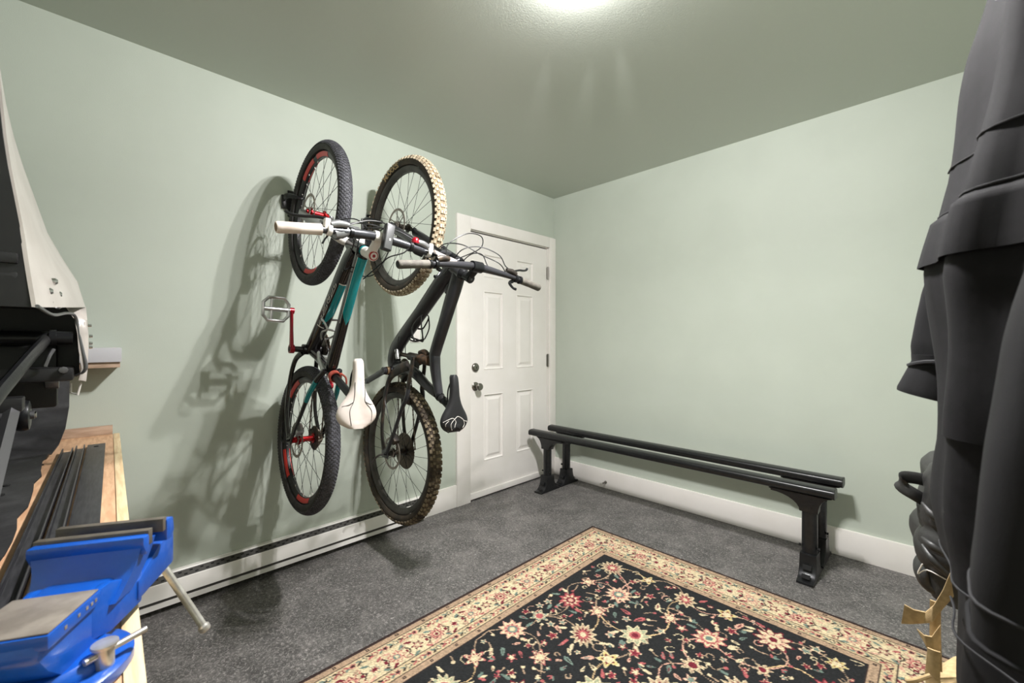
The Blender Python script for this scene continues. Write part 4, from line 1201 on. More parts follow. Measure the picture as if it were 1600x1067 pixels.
        lever_set(b, base, 0.22, s_, 'dirty', 'blackmt', 'blackmt',
                  [V(0.0, -0.004 * s_, 0.034), V(-0.004, 0.03 * s_, 0.043), V(-0.01, 0.06 * s_, 0.046), V(-0.014, 0.085 * s_, 0.052), V(-0.014, 0.094 * s_, 0.062)])
        G().tube([base + V(-0.006, -0.012 * s_, -0.014), base + V(-0.008, -0.03 * s_, -0.024), base + V(-0.004, -0.012 * s_, -0.045), base + V(0.0, 0.005 * s_, -0.05)], [(0.009, 0.008), (0.008, 0.006), (0.006, 0.004), (0.007, 0.006)], 10, smooth=4).build('shift_paddle', 'blackmt', b)
    # cables : loops standing above the bar
    cable(b, [bar(-0.16) + V(-0.01, 0, 0.03), V(0.93, -0.10, 1.01), V(0.93, 0.0, 1.075), V(0.94, 0.075, 1.075), V(0.93, 0.085, 1.03), V(0.90, 0.03, 0.99), V(0.85, -0.05, 0.955), V(0.80, -0.07, 1.0)])
    cable(b, [V(0.80, -0.034, 0.90), V(0.87, -0.045, 0.93), V(0.93, -0.03, 0.995), V(0.96, 0.05, 1.02), bar(0.13) + V(-0.01, 0, 0.085), bar(0.16) + V(0.0, 0, 0.04), bar(0.2) + V(0, 0, 0.03)])
    cable(b, [V(0.76, -0.05, 1.01), V(0.82, -0.04, 1.04), V(0.90, 0.0, 1.03), V(0.95, 0.06, 0.99), bar(0.115) + V(0.01, 0, 0.04), bar(0.16) + V(0.0, 0, 0.012)])
    cable(b, [V(0.80, 0.034, 0.90), V(0.89, 0.0, 0.945), V(0.94, 0.02, 0.985), V(0.97, 0.055, 0.985), V(0.985, 0.07, 0.945), bar(0.075)])
    cable(b, [V(0.42, -0.036, 0.62), V(0.40, -0.04, 0.55), V(0.36, -0.045, 0.45), V(0.34, -0.066, 0.30), V(0.40, -0.075, 0.20), V(0.43, -0.07, 0.10)], 0.0022)
    cable(b, [V(0.43, 0.0, 0.60), V(0.425, 0.0, 0.56), V(0.43, 0.0, 0.52)], 0.002)
    # crank, chainring, chain
    G().cyl((0.335, -0.073, 0.437), (0.335, 0.073, 0.437), 0.0125, 16).build('crank_spindle', 'blackmt', b)
    crank(b, (0.335, -0.072, 0.437), (0.175, -0.088, 0.372), 'fmatte', k=1.35)
    crank(b, (0.335, 0.072, 0.437), (0.495, 0.088, 0.502), 'fmatte')
    G().ring([(0.018, -0.060), (0.022, -0.060), (0.022, -0.044), (0.018, -0.044)], (0.335, 0, 0.437), 'y', 18).build('bearing_cup', 'gripend', b)
    pr = []
    for q in range(64):
        t_ = math.pi * q / 32
        r_ = 0.066 if q % 2 else 0.061
        pr.append(V(0.335 + r_ * math.cos(t_), 0.049, 0.437 + r_ * math.sin(t_)))
    G().prism(pr, (0, 0.003, 0)).build('chainring', 'chain', b)
    c = G()
    def links(a, bb):
        a, bb = Vector(a), Vector(bb)
        n_ = int((bb - a).length / 0.0127)
        for i in range(n_):
            c.tube([a.lerp(bb, i / n_), a.lerp(bb, (i + 0.94) / n_)], (0.0042, 0.0028 if i % 2 else 0.004), 6, side=(1, 0, 0))
    links((0.40, 0.05, 0.437), (0.46, 0.05, 0.02)); links((0.275, 0.05, 0.43), (0.28, 0.05, -0.06)); links((0.28, 0.05, -0.06), (0.33, 0.05, -0.075))
    c.build('chain', 'chain', b)['kind'] = 'stuff'
    dr_ = G().tube([V(0.36, 0.07, -0.02), V(0.33, 0.08, -0.055), V(0.31, 0.07, -0.06)], [(0.013, 0.016)] * 3, 10, smooth=3)
    dr_.cyl((0.32, 0.052, -0.05), (0.32, 0.058, -0.05), 0.02, 14); dr_.cyl((0.28, 0.052, 0.01), (0.28, 0.058, 0.01), 0.02, 14)
    dr_.bb(0.275, 0.325, 0.058, 0.061, -0.055, 0.015)
    dr_.build('rear_derailleur', 'dirty', b)
    # lever of the rear axle
    G().tube([V(0.355, -0.078, 0.0), V(0.35, -0.10, -0.004), V(0.34, -0.115, -0.02), V(0.335, -0.13, -0.045)], (0.005, 0.005), 8, smooth=4).build('axle_lever', 'dirty', b)
    bc = G()
    for s_ in (-1, 1):
        bc.tube([V(0.50, 0.008 * s_, 0.665), V(0.535, 0.03 * s_, 0.66), V(0.565, 0.034 * s_, 0.685), V(0.60, 0.026 * s_, 0.715), V(0.605, 0.012 * s_, 0.73)], (0.0045, 0.003), 8, smooth=5)
        bc.tube([V(0.47, 0.008 * s_, 0.615), V(0.52, 0.026 * s_, 0.600), V(0.56, 0.02 * s_, 0.595), V(0.60, 0.0, 0.605)], (0.0045, 0.003), 8, smooth=5)
        bc.tube([V(0.535, 0.03 * s_, 0.66), V(0.54, 0.03 * s_, 0.63), V(0.55, 0.024 * s_, 0.598)], (0.0045, 0.003), 8, smooth=4)
        bc.tube([V(0.605, 0.022 * s_, 0.72), V(0.612, 0.022 * s_, 0.66), V(0.60, 0.004 * s_, 0.605)], (0.004, 0.003), 8, smooth=4)
    bc.build('bottle_cage', 'blackpl', b)
    return b
bike_two()

# wall hooks that carry the front wheels
def wall_hook(y, z, r0, label):
    t = thing('bike_hook', label, 'hook', (0, y, z), group='bike hooks on the left wall')
    G().bb(0.0, 0.008, -0.03, 0.03, -0.09, 0.05).build('wall_plate', 'blackpl', t, bevel=0.004)
    for s_ in (-1,):
        G().tube([V(0.006, -0.046, 0.0), V(0.03, -0.05, 0.003), V(0.075, -0.044, 0.0), V(0.115, -0.02, -0.012), V(0.125, 0.0, -0.018), V(0.122, 0.012, -0.01)],
                 [(0.016, 0.006), (0.018, 0.006), (0.013, 0.006), (0.009, 0.006), (0.008, 0.006), (0.008, 0.006)], 12, smooth=5, side=(0, 0, 1)).build('hook_arm', 'blackmt', t)
    G().bb(0.0, 0.014, -0.060, 0.03, -0.05, 0.02).build('hook_base', 'blackpl', t, bevel=0.004)
wall_hook(-2.160, 1.915, 0, 'black wall hook holding the front wheel of the teal bike')
wall_hook(-1.727, 1.88, 0, 'black wall hook holding the front wheel of the black bike')

# ------------------------------------------------------------------ workbench along the near wall, its end against the left wall
def bench():
    t = thing('workbench', 'plywood workbench top with pale pine edge strip, under the blue vise', 'workbench', (0.0, -2.836, 0.0), (0, 0, R(-1.07)))
    L, D = 2.36, 0.56
    G().bb(0.02, L, -D, -0.020, 0.765, 0.79).build('bench_top', 'ply', t, bevel=0.001)
    G().bb(0.02, L, -0.019, 0.0, 0.745, 0.7915).build('edge_strip', 'pine', t, bevel=0.0015)
    G().bb(0.004, 0.024, -0.20, -0.021, 0.7905, 0.826).build('end_board', 'board', t, bevel=0.001)
    for x in (0.08, L - 0.08):
        for y in (-0.125, -D + 0.05):
            G().bb(x - 0.02, x + 0.02, y - 0.02, y + 0.02, 0.0, 0.764).build('leg', 'pine', t, bevel=0.002)
bench()

# three dark steel bars lying along the bench
def steel_bar(x0, x1, y0, y1, w, h, label, holes=False, prof='angle'):
    t = thing('steel_bar', label, 'metal bar', ((x0 + x1) / 2, (y0 + y1) / 2, 0.7925), (0, 0, math.atan2(y1 - y0, x1 - x0)), 'steel bars on the workbench')
    L = math.hypot(x1 - x0, y1 - y0)
    g = G()
    if prof == 'angle':
        g.prism([(-L / 2, -w / 2, 0), (-L / 2, w / 2, 0), (-L / 2, w / 2, h), (-L / 2, w / 2 - 0.003, h), (-L / 2, w / 2 - 0.003, 0.003), (-L / 2, -w / 2 + 0.003, 0.003), (-L / 2, -w / 2 + 0.003, h), (-L / 2, -w / 2, h)], (L, 0, 0))
    else:
        g.bb(-L / 2, L / 2, -w / 2, w / 2, 0, h)
    g.build('bar', 'strip', t, bevel=0.0006)
    if holes:
        G().ring([(0.004, 0.0), (0.0065, 0.0), (0.0065, 0.0008), (0.004, 0.0008)], (-L / 2 + 0.05, 0, h), 'z', 16).build('bolt_hole', 'hole', t)
    else:
        G().bb(-L / 2, L / 2, w / 2 - 0.0018, w / 2 + 0.0002, h, h + 0.0005).build('bright_edge', 'greymt', t)
steel_bar(0.33, 1.60, -2.975, -3.002, 0.026, 0.016, 'dark steel channel bar on the bench, nearest the black rubber sheet')
steel_bar(0.30, 1.62, -2.945, -2.972, 0.022, 0.016, 'dark steel channel bar on the bench, middle of the three bars')
steel_bar(0.26, 1.66, -2.905, -2.936, 0.046, 0.006, 'wide flat dark steel bar with a hole at its end, on the bench', True, 'flat')

# wall shelf
t = thing('wall_shelf', 'small pale grey shelf on the left wall above the workbench', 'shelf', (0, -2.834, 1.067))
G().bb(0, 0.13, -0.42, 0.0, 0.022, 0.078).build('shelf_board', 'shelfgrey', t, bevel=0.002)
G().bb(0, 0.12, -0.42, -0.004, 0.0, 0.0215).build('cleat', 'board', t, bevel=0.001)

# ------------------------------------------------------------------ blue bench vise
def vise():
    # local axes: +x = jaw axis (away from the anvil), +y = rider side to the right of the jaws, z up ; origin on the bench below the jaws
    ang = math.atan2(0.465, -0.885)
    ax = Vector((-0.885, 0.465, 0)); rt = Vector((0.465, 0.885, 0))
    t = thing('bench_vise', 'blue cast iron bench vise with grey jaws on the bench corner', 'vise', (1.64, -2.908, 0.792), (0, 0, math.atan2(ax.y, ax.x)))
    # local y from rotation is left of axis; jaws' right side (rt) is local -y
    P = lambda s, w, z: (s, -w, z)
    Z = 0.129                                            # jaw top above the bench
    hw = 0.0595
    def prism_w(poly, w0, w1, name, m, parent=t, bevel=0.003):
        return G().prism([P(s, w0, z) for s, z in poly], (0, -(w1 - w0), 0)).build(name, m, parent, bevel=bevel)
    # fixed jaw with body and anvil
    g = G()
    body = [(-0.012, Z - 0.004), (0.0, Z - 0.004), (0.0, Z - 0.022), (-0.004, Z - 0.030), (-0.006, 0.062), (-0.002, 0.03), (-0.13, 0.03), (-0.138, 0.06), (-0.128, 0.075), (-0.07, 0.083), (-0.045, 0.083), (-0.030, 0.09), (-0.019, Z - 0.03), (-0.019, Z - 0.008)]
    # jaw head, full width
    prism_w([(-0.022, Z - 0.004), (-0.006, Z - 0.004), (-0.006, Z - 0.03), (-0.014, Z - 0.030), (-0.022, Z - 0.015)], -hw, hw, 'jaw_head', 'blue')
    # neck : curved web sweeping down from the jaw to the body
    rows = []
    for i in range(9):
        a = i / 8
        s_ = -0.020 - 0.032 * a ** 2.2
        z = (Z - 0.014) * (1 - a) + 0.060 * a
        k = hw * (0.95 - 0.20 * a)
        rows.append([P(s_ - 0.006 * math.cos(q / 8 * math.pi - math.pi / 2) * a, -k + 2 * k * q / 8, z) for q in range(9)])
    G().grid(rows, thick=(0.034, 0, -0.002)).build('neck', 'blue', t, ang=50)
    prism_w([(-0.155, 0.066), (-0.150, 0.088), (-0.072, 0.088), (-0.055, 0.086), (-0.02, 0.082), (0.006, 0.076), (0.006, 0.030), (-0.03, 0.022), (-0.12, 0.026), (-0.14, 0.045)], -0.034, 0.034, 'body', 'blue', bevel=0.006)
    prism_w([(-0.152, 0.074), (-0.152, 0.0885), (-0.070, 0.0885), (-0.070, 0.074)], -0.040, 0.040, 'anvil_block', 'blue', bevel=0.002)
    prism_w([(-0.1495, 0.0888), (-0.1495, 0.0905), (-0.072, 0.0905), (-0.072, 0.0888)], -0.0385, 0.0385, 'anvil', 'steel', bevel=0.001)
    prism_w([(-0.010, Z - 0.020), (-0.010, Z), (0.0, Z), (0.0, Z - 0.020)], -hw, hw, 'jaw_plate', 'steelk', bevel=0.0008)
    # side lug : flared flank on the right with guide box
    for sgn in (-1, 1):
        G().prism([P(-0.078, sgn * 0.034, 0.086), P(-0.050, sgn * 0.040, 0.087), P(-0.026, sgn * 0.044, 0.078), P(-0.012, sgn * 0.046, 0.080), P(0.006, sgn * 0.046, 0.086), P(0.006, sgn * 0.046, 0.030), P(-0.05, sgn * 0.040, 0.026), P(-0.078, sgn * 0.034, 0.034)], (0, sgn * 0.012, 0)).build('flank', 'blue', t, bevel=0.004)
    # raised marks on the flank, their silver glints put in as steel colour
    for k, s_ in enumerate((-0.128, -0.108, -0.095, -0.087, -0.080)):
        G().box(P(s_, 0.0402, 0.0815), (0.0035, 0.0006, 0.0035)).build('cast_mark_glint', 'steel', t)
    # moving jaw
    o = 0.028
    prism_w([(o, Z - 0.018), (o, Z), (o + 0.010, Z), (o + 0.010, Z - 0.018)], -hw, hw, 'jaw_plate', 'steelk', bevel=0.0008)
    prism_w([(o + 0.007, Z - 0.004), (o + 0.026, Z - 0.006), (o + 0.030, Z - 0.026), (o + 0.022, Z - 0.036), (o + 0.007, Z - 0.034)], -hw - 0.002, hw + 0.002, 'jaw_head', 'blue')
    prism_w([(o + 0.006, Z - 0.034), (o + 0.024, Z - 0.036), (o + 0.060, 0.078), (o + 0.064, 0.040), (o - 0.02, 0.036), (-0.02, 0.038), (-0.02, 0.066), (o - 0.006, 0.070)], -0.029, 0.029, 'slide', 'blue', bevel=0.005)
    # angular right flank running under the jaws
    G().prism([P(o + 0.064, 0.029, 0.090), P(o + 0.064, 0.029, 0.040), P(-0.006, 0.029, 0.036), P(-0.006, 0.029, 0.062), P(o + 0.02, 0.029, 0.085)], (0, -0.018, 0)).build('flank', 'blue', t, bevel=0.004)
    # screw head and sliding handle
    G().cyl(P(o + 0.055, 0, 0.058), P(o + 0.112, 0, 0.058), 0.016, 20).build('screw_head', 'zinc', t, bevel=0.002)
    c = Vector(P(o + 0.095, 0.0, 0.058))
    d = Vector(P(0, 0.46, -0.887)).normalized()
    h = G().tube([c - d * 0.036, c + d * 0.165], 0.0056, 14).build('handle', 'zinc', t)
    for k in (-0.036, 0.165):
        G().tube([c + d * (k - 0.006), c + d * (k - 0.003), c + d * (k + 0.003), c + d * (k + 0.006)], [(0.0055,) * 2, (0.0082,) * 2, (0.0082,) * 2, (0.006,) * 2], 14).build('end_ball', 'zinc', h)
    # swivel base
    cb = P(-0.088, 0.0, 0)
    G().ring([(0.0, 0.0), (0.071, 0.0), (0.073, 0.003), (0.073, 0.013), (0.069, 0.016), (0.0, 0.016)], cb, 'z', 48, closed=False).build('base', 'blue', t)
    G().ring([(0.0, 0.0162), (0.056, 0.0162), (0.055, 0.022), (0.048, 0.029), (0.0, 0.029)], cb, 'z', 40, closed=False).build('swivel_plate', 'blue', t)
    for sgn in (-1, 1):
        b = P(-0.098, 0.0575 * sgn, -0.006)
        bb = Vector(b)
        n = G().cyl(bb + Vector((0, 0, 0.018)), bb + Vector((0, 0, 0.044)), 0.0085, 16)
        n.cyl(bb + Vector((0, 0, 0.044)), bb + Vector((0, 0, 0.0475)), 0.012, 18)
        o2 = n.build('clamp_bolt', 'zinc', t, bevel=0.0006)
        dd = Vector(P(0.80, 0.58, 0.0)).normalized()
        G().tube([bb + Vector((0, 0, 0.037)) - dd * 0.018, bb + Vector((0, 0, 0.037)) + dd * 0.040], 0.0036, 10).build('clamp_handle', 'zinc', o2)
vise()

# ------------------------------------------------------------------ black rubber sheet, turned up at the wall
def sheet():
    t = thing('rubber_sheet', 'black riveted rubber track sheet on the bench, curling up the wall', 'rubber sheet', (1.0, -3.1, 0.792))
    path = [(0.95, 0.006), (0.6, 0.006), (0.2, 0.006), (-0.25, 0.006), (-0.55, 0.007), (-0.72, 0.022), (-0.83, 0.06), (-0.90, 0.13), (-0.935, 0.23), (-0.95, 0.34)]
    rows = []
    n = len(path)
    P = []
    for i in range(n - 1):
        for k in range(6):
            P.append((path[i][0] + (path[i + 1][0] - path[i][0]) * k / 6, path[i][1] + (path[i + 1][1] - path[i][1]) * k / 6))
    P.append(path[-1])
    for i, (x, z) in enumerate(P):
        u = (0.95 - x) / 1.9
        ye = 0.088 - 0.016 * (1 - u) + 0.034 * max(0, min(1, (-0.55 - x) / 0.35)) + (0.004 * math.sin(i * 1.7) + 0.003 * math.sin(i * 3.1)) * (x > -0.5)
        lift = 0.016 * max(0, math.sin(i * 0.35)) * (x > -0.6)
        rows.append([(x, ye - 0.30 * (j / 10), z + 0.004 + lift * (1 - j / 10) ** 3) for j in range(11)])
    G().grid(rows, thick=(0, 0, -0.004)).build('sheet', 'mat', t, ang=60)
    for i in range(13):
        x = 0.5 - i * 0.095
        if x < -0.58:
            continue
        for y in (0.03, -0.06):
            G().cyl((x, y, 0.008), (x, y, 0.0135), 0.007, 12).build('rivet', 'greymt' if y < 0 else 'hole', t)
    G().bb(-0.47, -0.466, -0.2, 0.082, 0.009, 0.0125).build('joint', 'hole', t)
sheet()

# ------------------------------------------------------------------ machine on the bench : riveted off-white cover, black inside
def machine():
    t = thing('machine', 'off-white riveted machine cover with black underside and idler wheel, on the workbench', 'machine', (1.0, -3.1, 0.80))
    o = Vector((1.0, -3.1, 0.80))
    inner = [(1.10, -3.075, 2.00), (1.13, -3.05, 1.80), (1.155, -3.036, 1.64), (1.166, -3.029, 1.556), (1.173, -3.023, 1.502), (1.184, -3.011, 1.417), (1.190, -3.005, 1.374), (1.195, -3.0, 1.326), (1.2, -2.995, 1.283), (1.206, -2.989, 1.235)]
    outer = [(0.56, -3.16, 2.10), (0.585, -3.12, 1.92), (0.61, -3.09, 1.80), (0.635, -3.069, 1.725), (0.655, -3.049, 1.647), (0.686, -3.017, 1.525), (0.702, -3.001, 1.464), (0.731, -2.972, 1.394), (0.759, -2.944, 1.333), (0.775, -2.928, 1.263)]
    rows = []
    for a, b in zip(inner, outer):
        a, b = Vector(a) - o, Vector(b) - o
        rows.append([a.lerp(b, k / 10) + Vector((0, 0.006 * math.sin(k / 10 * math.pi), 0)) for k in range(11)])
    sh = G().grid(rows, thick=(0, -0.006, 0)).build('side_panel', 'cream', t, ang=50)
    # tail of the panel behind the wheel arch
    low = [((0.812, -2.961, 1.262), (0.777, -2.927, 1.264)), ((0.829, -2.943, 1.226), (0.848, -2.924, 1.226)), ((0.834, -2.938, 1.19), (0.850, -2.922, 1.19)), ((0.836, -2.936, 1.151), (0.850, -2.922, 1.151)), ((0.842, -2.930, 1.101), (0.849, -2.923, 1.101)), ((0.836, -2.936, 1.07), (0.846, -2.926, 1.066))]
    rows = []
    for a, b in low:
        a, b = Vector(a) - o, Vector(b) - o
        rows.append([a + Vector((0.02, 0, 0)), a.lerp(b, 0.5) + Vector((0.01, 0.001, 0)), b, b + Vector((-0.06, -0.004, 0)), b + Vector((-0.12, -0.012, 0))])
    G().grid(rows, thick=(0, -0.004, 0)).build('wheel_arch', 'cream', t, ang=50)
    # edge bead along the arch
    G().tube([Vector(p) - o for p in ((1.206, -2.988, 1.237), (1.05, -2.975, 1.228), (0.90, -2.958, 1.240), (0.852, -2.945, 1.232), (0.852, -2.938, 1.18), (0.855, -2.932, 1.145), (0.862, -2.926, 1.10), (0.85, -2.945, 1.082))], 0.0035, 8, smooth=4).build('edge_bead', 'greymt', t)
    for (x, y, z) in ((1.06, -2.977, 1.30), (1.03, -2.972, 1.275), (1.03, -2.972, 1.25), (1.10, -2.982, 1.275), (1.10, -2.982, 1.25)):
        G().tube([Vector((x, y, z)) - o, Vector((x, y + 0.006, z)) - o, Vector((x, y + 0.010, z)) - o], [(0.0075,) * 2, (0.0075,) * 2, (0.004,) * 2], 10).build('rivet', 'chrome', t)
    for (x, y, z) in ((0.845, -2.923, 1.212), (0.845, -2.921, 1.184), (0.845, -2.921, 1.165), (0.845, -2.921, 1.155)):
        G().tube([Vector((x, y, z)) - o, Vector((x, y + 0.007, z)) - o], [(0.0045,) * 2, (0.0035,) * 2], 10).build('rivet', 'chrome', t)
    # black front cover between the panel and the frame edge
    poly = [Vector((1.165 + 0.04 * k / 9, p[1] - 0.004, p[2])) - o for k, p in enumerate(inner)]
    poly = poly + [Vector((1.205, -3.36, 1.235)) - o, Vector((1.165, -3.36, 2.0)) - o]
    G().prism([(0.20 if False else q.x - 0.02, q.y, q.z) for q in poly], (0.018, 0, 0)).build('front_cover', 'void', t)
    for z0, z1, d in ((1.26, 1.30, 0.010), (1.315, 1.335, 0.014)):
        G().bb(0.18, 0.19 + d, -0.26, 0.088, z0 - 0.8, z1 - 0.8).build('cover_step', 'blackpl', t, bevel=0.004)
    # inside : bulkhead, axle tube, brackets
    G().bb(0.745 - 1, 0.775 - 1, -0.26, 0.160, 1.08 - 0.8, 1.262 - 0.8).build('bulkhead', 'void', t)
    G().bb(0.77 - 1, 1.18 - 1, -0.26, 0.10, 1.252 - 0.8, 1.262 - 0.8).build('cover_floor', 'void', t)
    G().cyl((-0.165, -0.26, 0.379), (-0.165, 0.150, 0.379), 0.017, 18).build('axle_tube', 'blackmt', t)
    G().ring([(0.017, -0.006), (0.021, -0.006), (0.021, 0.006), (0.017, 0.006)], (-0.165, 0.115, 0.379), 'y', 18).build('axle_collar', 'blackmt', t)
    G().tube([(-0.085, 0.105, 0.372), (0.05, 0.09, 0.335), (0.236, 0.070, 0.281), (0.33, 0.06, 0.25)], [(0.010, 0.014)] * 4, 10, side=(0, 1, 0)).build('strut', 'blackmt', t)
    G().tube([(-0.115, 0.118, 0.35), (-0.10, 0.112, 0.335), (-0.098, 0.105, 0.31)], 0.004, 8, smooth=4).build('hose', 'greymt', t)
    br = G().bb(-0.20, -0.11, 0.045, 0.152, 0.272, 0.305).build('bracket', 'blackpl', t, bevel=0.006)
    G().cyl((-0.112, 0.135, 0.300), (-0.098, 0.135, 0.300), 0.0085, 8).build('bracket_bolt', 'greymt', br, bevel=0.001)
    G().cyl((-0.20, 0.10, 0.268), (-0.20, 0.124, 0.268), 0.020, 18).build('guide_roller', 'greymt', t, bevel=0.002)
    # idler wheel
    w = G().ring([(0.010, -0.012), (0.026, -0.012), (0.034, -0.010), (0.036, -0.004), (0.036, 0.004), (0.034, 0.010), (0.026, 0.012), (0.010, 0.012)], (-0.104, 0.070, 0.196), 'y', 32).build('idler_wheel', 'blackmt', t)
    G().cyl((-0.104, -0.02, 0.196), (-0.104, 0.088, 0.196), 0.010, 14).build('idler_axle', 'greymt', w)
    G().cyl((-0.104, 0.084, 0.196), (-0.104, 0.091, 0.196), 0.007, 6).build('axle_nut', 'chrome', w)
    for zz in (0.222, 0.17):
        G().bb(-0.11, -0.098, 0.0, 0.055, zz - 0.004, zz + 0.004).build('spacer', 'greymt', t)
    # slide rail and carriage below
    G().tube([(0.01, 0.065, 0.232), (0.11, 0.064, 0.185), (0.25, 0.062, 0.115), (0.40, 0.06, 0.04)], [(0.012, 0.010)] * 4, 4, side=(0, 1, 0)).build('slide_rail', 'greymt', t)
    G().tube([(0.01, 0.035, 0.232), (0.11, 0.034, 0.185), (0.25, 0.032, 0.115), (0.40, 0.03, 0.04)], [(0.012, 0.010)] * 4, 4, side=(0, 1, 0)).build('slide_rail', 'blackmt', t)
    G().bb(-0.02, 0.035, 0.02, 0.08, 0.22, 0.25).build('rail_end', 'blackpl', t, bevel=0.004)
    G().bb(-0.20, 0.30, -0.25, 0.015, 0.006, 0.24).build('chassis', 'void', t, bevel=0.006)
    G().bb(-0.25, -0.20, -0.25, 0.12, 0.20, 0.36).build('cross_member', 'void', t, bevel=0.006)
    G().tube([Vector((0.80, -2.955, 1.06)) - o, Vector((0.80, -2.955, 1.035)) - o, Vector((0.815, -2.942, 1.03)) - o, Vector((0.82, -2.936, 1.062)) - o], 0.0025, 6).build('clip', 'whitepl', t)
machine()

# ------------------------------------------------------------------ clothes and bags on the right wall
def interp(tab, z):
    if z >= tab[0][0]:
        return tab[0][1]
    for (a, b), (c, d) in zip(tab, tab[1:]):
        if c <= z <= a:
            return d + (b - d) * (z - c) / (a - c)
    return tab[-1][1]

class Cloth:
    """hanging garment : closed sections whose room-side edge follows a table of (z, x)"""
    def __init__(s, tab, yc, ay, xr, folds, seed, amp=0.006, top=None):
        s.tab, s.yc, s.ay, s.xr, s.amp = tab, yc, ay, xr, amp
        r_ = random.Random(seed)
        s.f = [(r_.choice((5, 7, 9, 11, 14)), r_.uniform(0, 6.3), r_.uniform(-4, 4), r_.uniform(0.5, 1)) for _ in range(folds)]
        s.w = [(r_.uniform(8, 26), r_.uniform(-6, 6), r_.uniform(0, 6.3)) for _ in range(5)]
        s.ztop, s.zbot = tab[0][0], tab[-1][0]
        s.top = top
    def at(s, th, z, lift=0.0):
        xl = interp(s.tab, z)
        cx, ax = (xl + s.xr) / 2, (s.xr - xl) / 2
        k = 1.0
        if s.top and z > s.top:
            k = math.sqrt(max(0.02, 1 - ((z - s.top) / (s.ztop - s.top + 1e-6)) ** 2))
        d = sum(a * math.sin(n * th + p + q * z) for n, p, q, a in s.f) / len(s.f) * s.amp * 2
        d += sum(math.sin(a * z + b * th + c) for a, b, c in s.w) / 5 * s.amp * 0.9
        d += lift
        c, si = math.cos(th), math.sin(th)
        y = s.yc + (s.ay * k + d) * math.copysign(abs(si) ** 0.85, si)
        x = cx + (ax * (0.4 + 0.6 * k) + d) * math.copysign(abs(c) ** 0.85, c)
        return Vector((min(x, s.xr), y, z))
    def body(s, name, m, parent, o, z0=None, z1=None, nz=80, nt=72, lift=0.0):
        z0 = s.ztop if z0 is None else z0
        z1 = s.zbot if z1 is None else z1
        rows = [[s.at(2 * math.pi * j / nt, z0 + (z1 - z0) * i / nz, lift) - o for j in range(nt)] for i in range(nz + 1)]
        return G().grid(rows, closed_u=True, capends=True).build(name, m, parent, ang=80)
    def seam(s, name, m, parent, o, z, t0, t1, r=0.0018, dz=0.0, lift=0.0004):
        pts = [s.at(R(t0 + (t1 - t0) * k / 24), z + dz * k / 24, lift) - o for k in range(25)]
        return G().tube(pts, r, 6).build(name, m, parent)
    def patch(s, name, m, parent, o, z0, z1, t0, t1, lift, n=24, k=10, slope=0.0):
        rows = [[s.at(R(t0 + (t1 - t0) * j / n), z0 + (z1 - z0) * i / k + slope * j / n, lift * (1 if 0 < j < n and 0 < i else 0.1)) - o for j in range(n + 1)] for i in range(k + 1)]
        return G().grid(rows, thick=(0.001, 0.001, 0)).build(name, m, parent, ang=70)

# charcoal coat with flap pocket and a sleeve
def coat():
    o = Vector((2.6, -2.1, 0.70))
    t = thing('coat', 'charcoal work coat with flap pocket and loose sleeve, hanging at the right edge', 'coat', o)
    tab = [(1.80, 2.50), (1.70, 2.470), (1.574, 2.449), (1.539, 2.442), (1.491, 2.435), (1.439, 2.428), (1.393, 2.421), (1.337, 2.413), (1.314, 2.409), (1.269, 2.401), (1.19, 2.403), (1.09, 2.403), (1.036, 2.405), (0.951, 2.400), (0.911, 2.404), (0.85, 2.411), (0.78, 2.412), (0.70, 2.413)]
    tab = [(z, x + 0.004) for z, x in tab]
    c = Cloth(tab, -2.10, 0.20, 2.755, 4, 3, amp=0.007, top=1.62)
    c.body('coat_body', 'coat', t, o, z1=0.885)
    c.body('hem_band', 'trous', t, o, z0=0.884, lift=-0.010)
    c.patch('pocket_flap', 'coat', t, o, 1.335, 1.270, 176, 285, 0.007, slope=-0.006)
    c.patch('pocket', 'coat', t, o, 1.268, 1.06, 200, 285, 0.004)
    for z, a0, a1 in ((1.398, 178, 285), (1.336, 176, 285), (0.887, 170, 285), (0.83, 180, 285)):
        c.seam('seam', 'seam', t, o, z, a0, a1, r=0.0014, lift=0.0008)
    # sleeve at the back
    tab2 = [(1.60, 2.46), (1.45, 2.43), (1.32, 2.405), (1.277, 2.401), (1.245, 2.393), (1.207, 2.387), (1.165, 2.382), (1.140, 2.384)]
    s = Cloth(tab2, -2.0, 0.055, 2.53, 3, 8, amp=0.004)
    s.body('sleeve', 'coat2', t, o)
    cuff = [(1.158, 2.378), (1.140, 2.379), (1.12, 2.371), (1.098, 2.362)]
    rows = []
    for i in range(13):
        z = 1.150 - 0.056 * i / 12
        xl = interp(cuff, z)
        rows.append([Vector(((xl + 2.50) / 2 + (2.50 - xl) / 2 * math.cos(2 * math.pi * j / 36), -2.0 + 0.062 * math.sin(2 * math.pi * j / 36), z - 0.028 * (i / 12) * (0.5 + 0.5 * math.cos(2 * math.pi * j / 36)) )) - o for j in range(36)])
    G().grid(rows, closed_u=True, capends=True).build('cuff', 'coat2', t, ang=60)
    G().tube([Vector((xx, -2.0 + 0.066 * math.sin(a), 1.137 + 0.004 * math.cos(3 * a))) - o for a in [2 * math.pi * k / 30 for k in range(30)] for xx in [2.438 + 0.062 * math.cos(a)]], 0.003, 6, closed=True).build('cuff_tab', 'seam', t)
coat()

